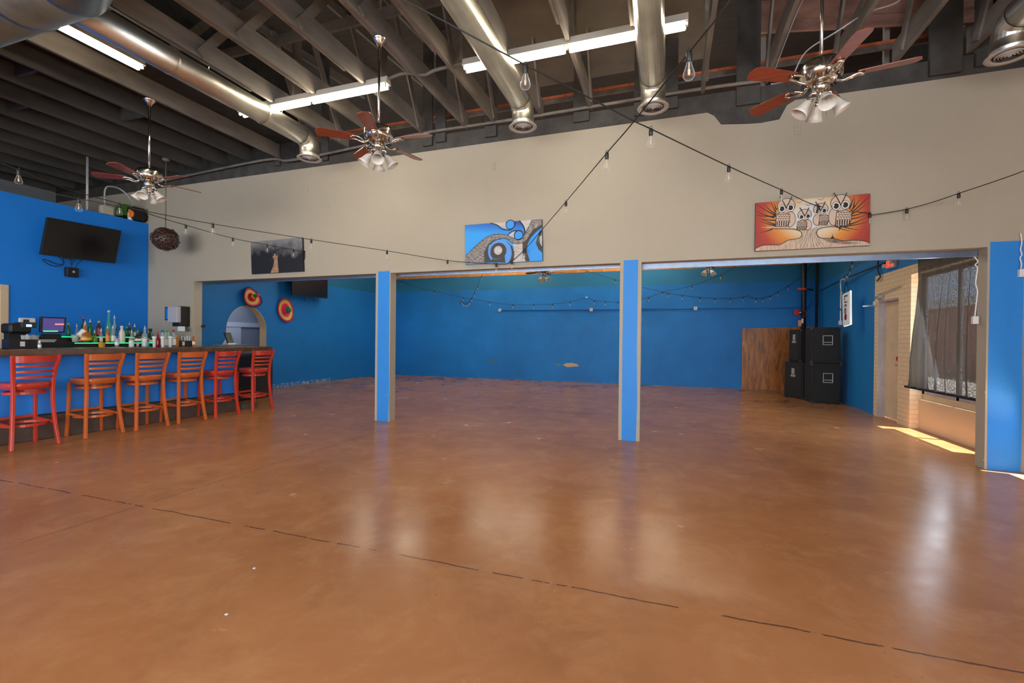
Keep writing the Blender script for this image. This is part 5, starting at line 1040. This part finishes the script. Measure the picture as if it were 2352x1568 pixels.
# curtain
cu_ = thing('window_curtain', 'sheer dark grey curtain covering the rear room side window', 'curtain', (3.5, 7.9, 1.6))
mb = M(); ny, nz_ = 70, 26; top0 = onx(2106, 590, 3.52); 
for j in range(nz_ + 1):
    fz = j / nz_
    left = [(2106, 588), (2104, 650), (2096, 700), (2088, 760), (2082, 830), (2080, 888)]
    k = fz * 5; i0 = min(int(k), 4); f = k - i0; u_ = left[i0][0] * (1 - f) + left[i0 + 1][0] * f; v_ = left[i0][1] * (1 - f) + left[i0 + 1][1] * f
    yl = onx(u_, v_, 3.52).y; z = 2.68 + (.685 - 2.68) * fz
    for i in range(ny + 1):
        fy = i / ny; y = yl + (7.0 - yl) * fy
        w = (.012 + .022 * fz) * math.sin(fy * 46 + 1.5 * math.sin(fz * 3)) + .012 * math.sin(fy * 17 + 2 * fz)
        mb.v.append(Vector((3.53 + w, y, z)))
for j in range(nz_):
    for i in range(ny): mb.f.append([j * (ny + 1) + i, j * (ny + 1) + i + 1, (j + 1) * (ny + 1) + i + 1, (j + 1) * (ny + 1) + i]); mb.m.append(0); mb.s.append(True)
obj('cloth', mb, m_curt, cu_)
obj('curtain_bracket', M().box((3.54, 7.3, 2.69), (RBX + .01, 7.33, 2.71)).box((3.54, 8.6, 2.69), (RBX + .01, 8.63, 2.71)), m_black, cu_)
obj('bottom_bar', M().box((3.50, 7.0, .665), (3.56, onx(2080, 888, 3.52).y, .695)), m_black, cu_); obj('top_bar', M().box((3.50, 6.9, 2.68), (3.56, 8.75, 2.72)), m_black, cu_)
# white power cords
def cordset(pts, plug, lab, r=.007):
    t_ = thing('power_cord', lab, 'cord', tuple(pts[-1]), 'white cords with box plugs'); obj('cable', M().tube(catmull(pts), r, 6), m_wplas, t_)
    obj('plug_box', M().cbox(plug, (.05, .045, .085)), m_wplas, t_, .006); return t_
cordset([ony(u, v, 6.46) for u, v in ((2238, 590), (2246, 600), (2240, 608), (2244, 612), (2245, 618), (2241, 650), (2245, 668), (2242, 700), (2239, 728))], ony(2239.5, 735, 6.45), 'white cord with plug hanging at the right jamb before the curtain')
cordset([ony(u, v, YW - .02) for u, v in ((2344, 535), (2347, 556), (2344, 572), (2347, 585), (2343, 592), (2346, 605), (2345, 617))], ony(2346, 627, YW - .03), 'white cord with plug hanging over the blue post at the right edge')
# things above the blue wall
def shelfbox(u0, v0, u1, v1, mat, lab, cat, nm, X=LX - .06, d_=.12, bv=.004):
    p, q = onx(u0, v0, X), onx(u1, v1, X); return tag(obj(nm, M().box((X + d_ / 2, min(p.y, q.y), min(p.z, q.z)), (X - d_ / 2, max(p.y, q.y), max(p.z, q.z))), mat, bevel=bv), lab, cat)
pj_ = thing('projector', 'black stage light with an orange end on the blue wall top corner', 'stage light', (LX, 6.1, 3.75))
p, q = onx(319, 503, LX), onx(344, 483, LX)
obj('body', M().box((LX + .02, p.y - .12, p.z - .03), (LX - .3, q.y - .1, q.z)), m_black, pj_, .02); obj('lens_barrel', M().cyl((LX - .1, q.y - .13, p.z + .08), (LX - .1, q.y + .03, p.z + .08), .09, 18), m_black, pj_)
obj('orange_end', M().cyl((LX - .02, p.y - .15, p.z + .07), (LX - .02, p.y - .11, p.z + .07), .07, 16), pm('orange_gel', (.9, .22, .02), .4), pj_)
obj('yoke', M().box((LX - .07, q.y - .3, 3.60), (LX - .05, q.y - .27, p.z)), m_black, pj_)
shelfbox(231, 490, 256, 477, pm('cream_steel', (.45, .42, .34), .5), 'cream electrical box standing on the blue wall top', 'box', 'junction_box')
shelfbox(276, 495, 289, 472, pm('green_metal', (.06, .20, .03), .5), 'green container on the blue wall top', 'container', 'green_container', LX - .3, .3)
shelfbox(289, 497, 300, 480, pm('grey_purple_plastic', (.22, .21, .24), .5), 'grey box between the green container and the silver can', 'box', 'grey_box', LX - .25, .25)
pz = onx(301, 497, LX - .05); tag(obj('silver_can', M().lathe([(.035, 0), (.045, .02), (.045, .14), (.03, .19), (.03, .21)], (LX - .07, pz.y, 3.60), 16), m_wplas), 'pale grey can at the right end of the blue wall top', 'can')
shelfbox(296, 480, 318, 440, pm('grey_duct_board', (.16, .17, .17), .7), 'tall grey board standing behind the blue wall top', 'board', 'grey_board', LX - .8, .1)
pz = onx(202, 470, LX - .05)
tag(obj('vertical_pipe', M().cyl((LX - .07, pz.y, 3.60), (LX - .07, pz.y, CZ + .05), .02, 10), m_grey), 'thin pale vertical pipe rising from the blue wall top', 'pipe')
tag(obj('wire', M().tube(catmull([onx(u, v, LX - .07) for u, v in ((242, 478), (240, 450), (243, 432), (252, 428), (272, 432), (290, 445), (300, 458), (318, 472))]), .014, 6), m_grey), 'bent grey cable looping over the cream box', 'wire')
# outside, seen through the window
struct('ground_outside', M().box((4.1, -12, -.25), (40, 30, -.12)), pm('pale_pavement', (.45, .42, .38), .8))
tag(obj('street_building', M().box((12, -8, -.12), (13, 40, 3.0)).box((11.9, -8, 3.0), (13, 40, 3.4), 1), [pm('red_brick_far', (.42, .17, .11), .8, 0, .2, 4), m_white], off=(12.5, 7, 0)), 'red brick building across the street seen through the curtain', 'building')
# little scraps on the floor
for px, py, lab in ((960, 879, 'white paper scrap on the floor by the back wall'), (584, 1306, 'tiny white speck on the floor, lower left'), (520, 1412, 'tiny white speck on the floor near the bottom edge')):
    p = onz(px, py); tag(obj('floor_scrap', M().cbox((p.x, p.y, .004), (.012 if py > 1000 else .09, .010, .004)), m_wplas), lab, 'scrap', 'scraps on the floor')
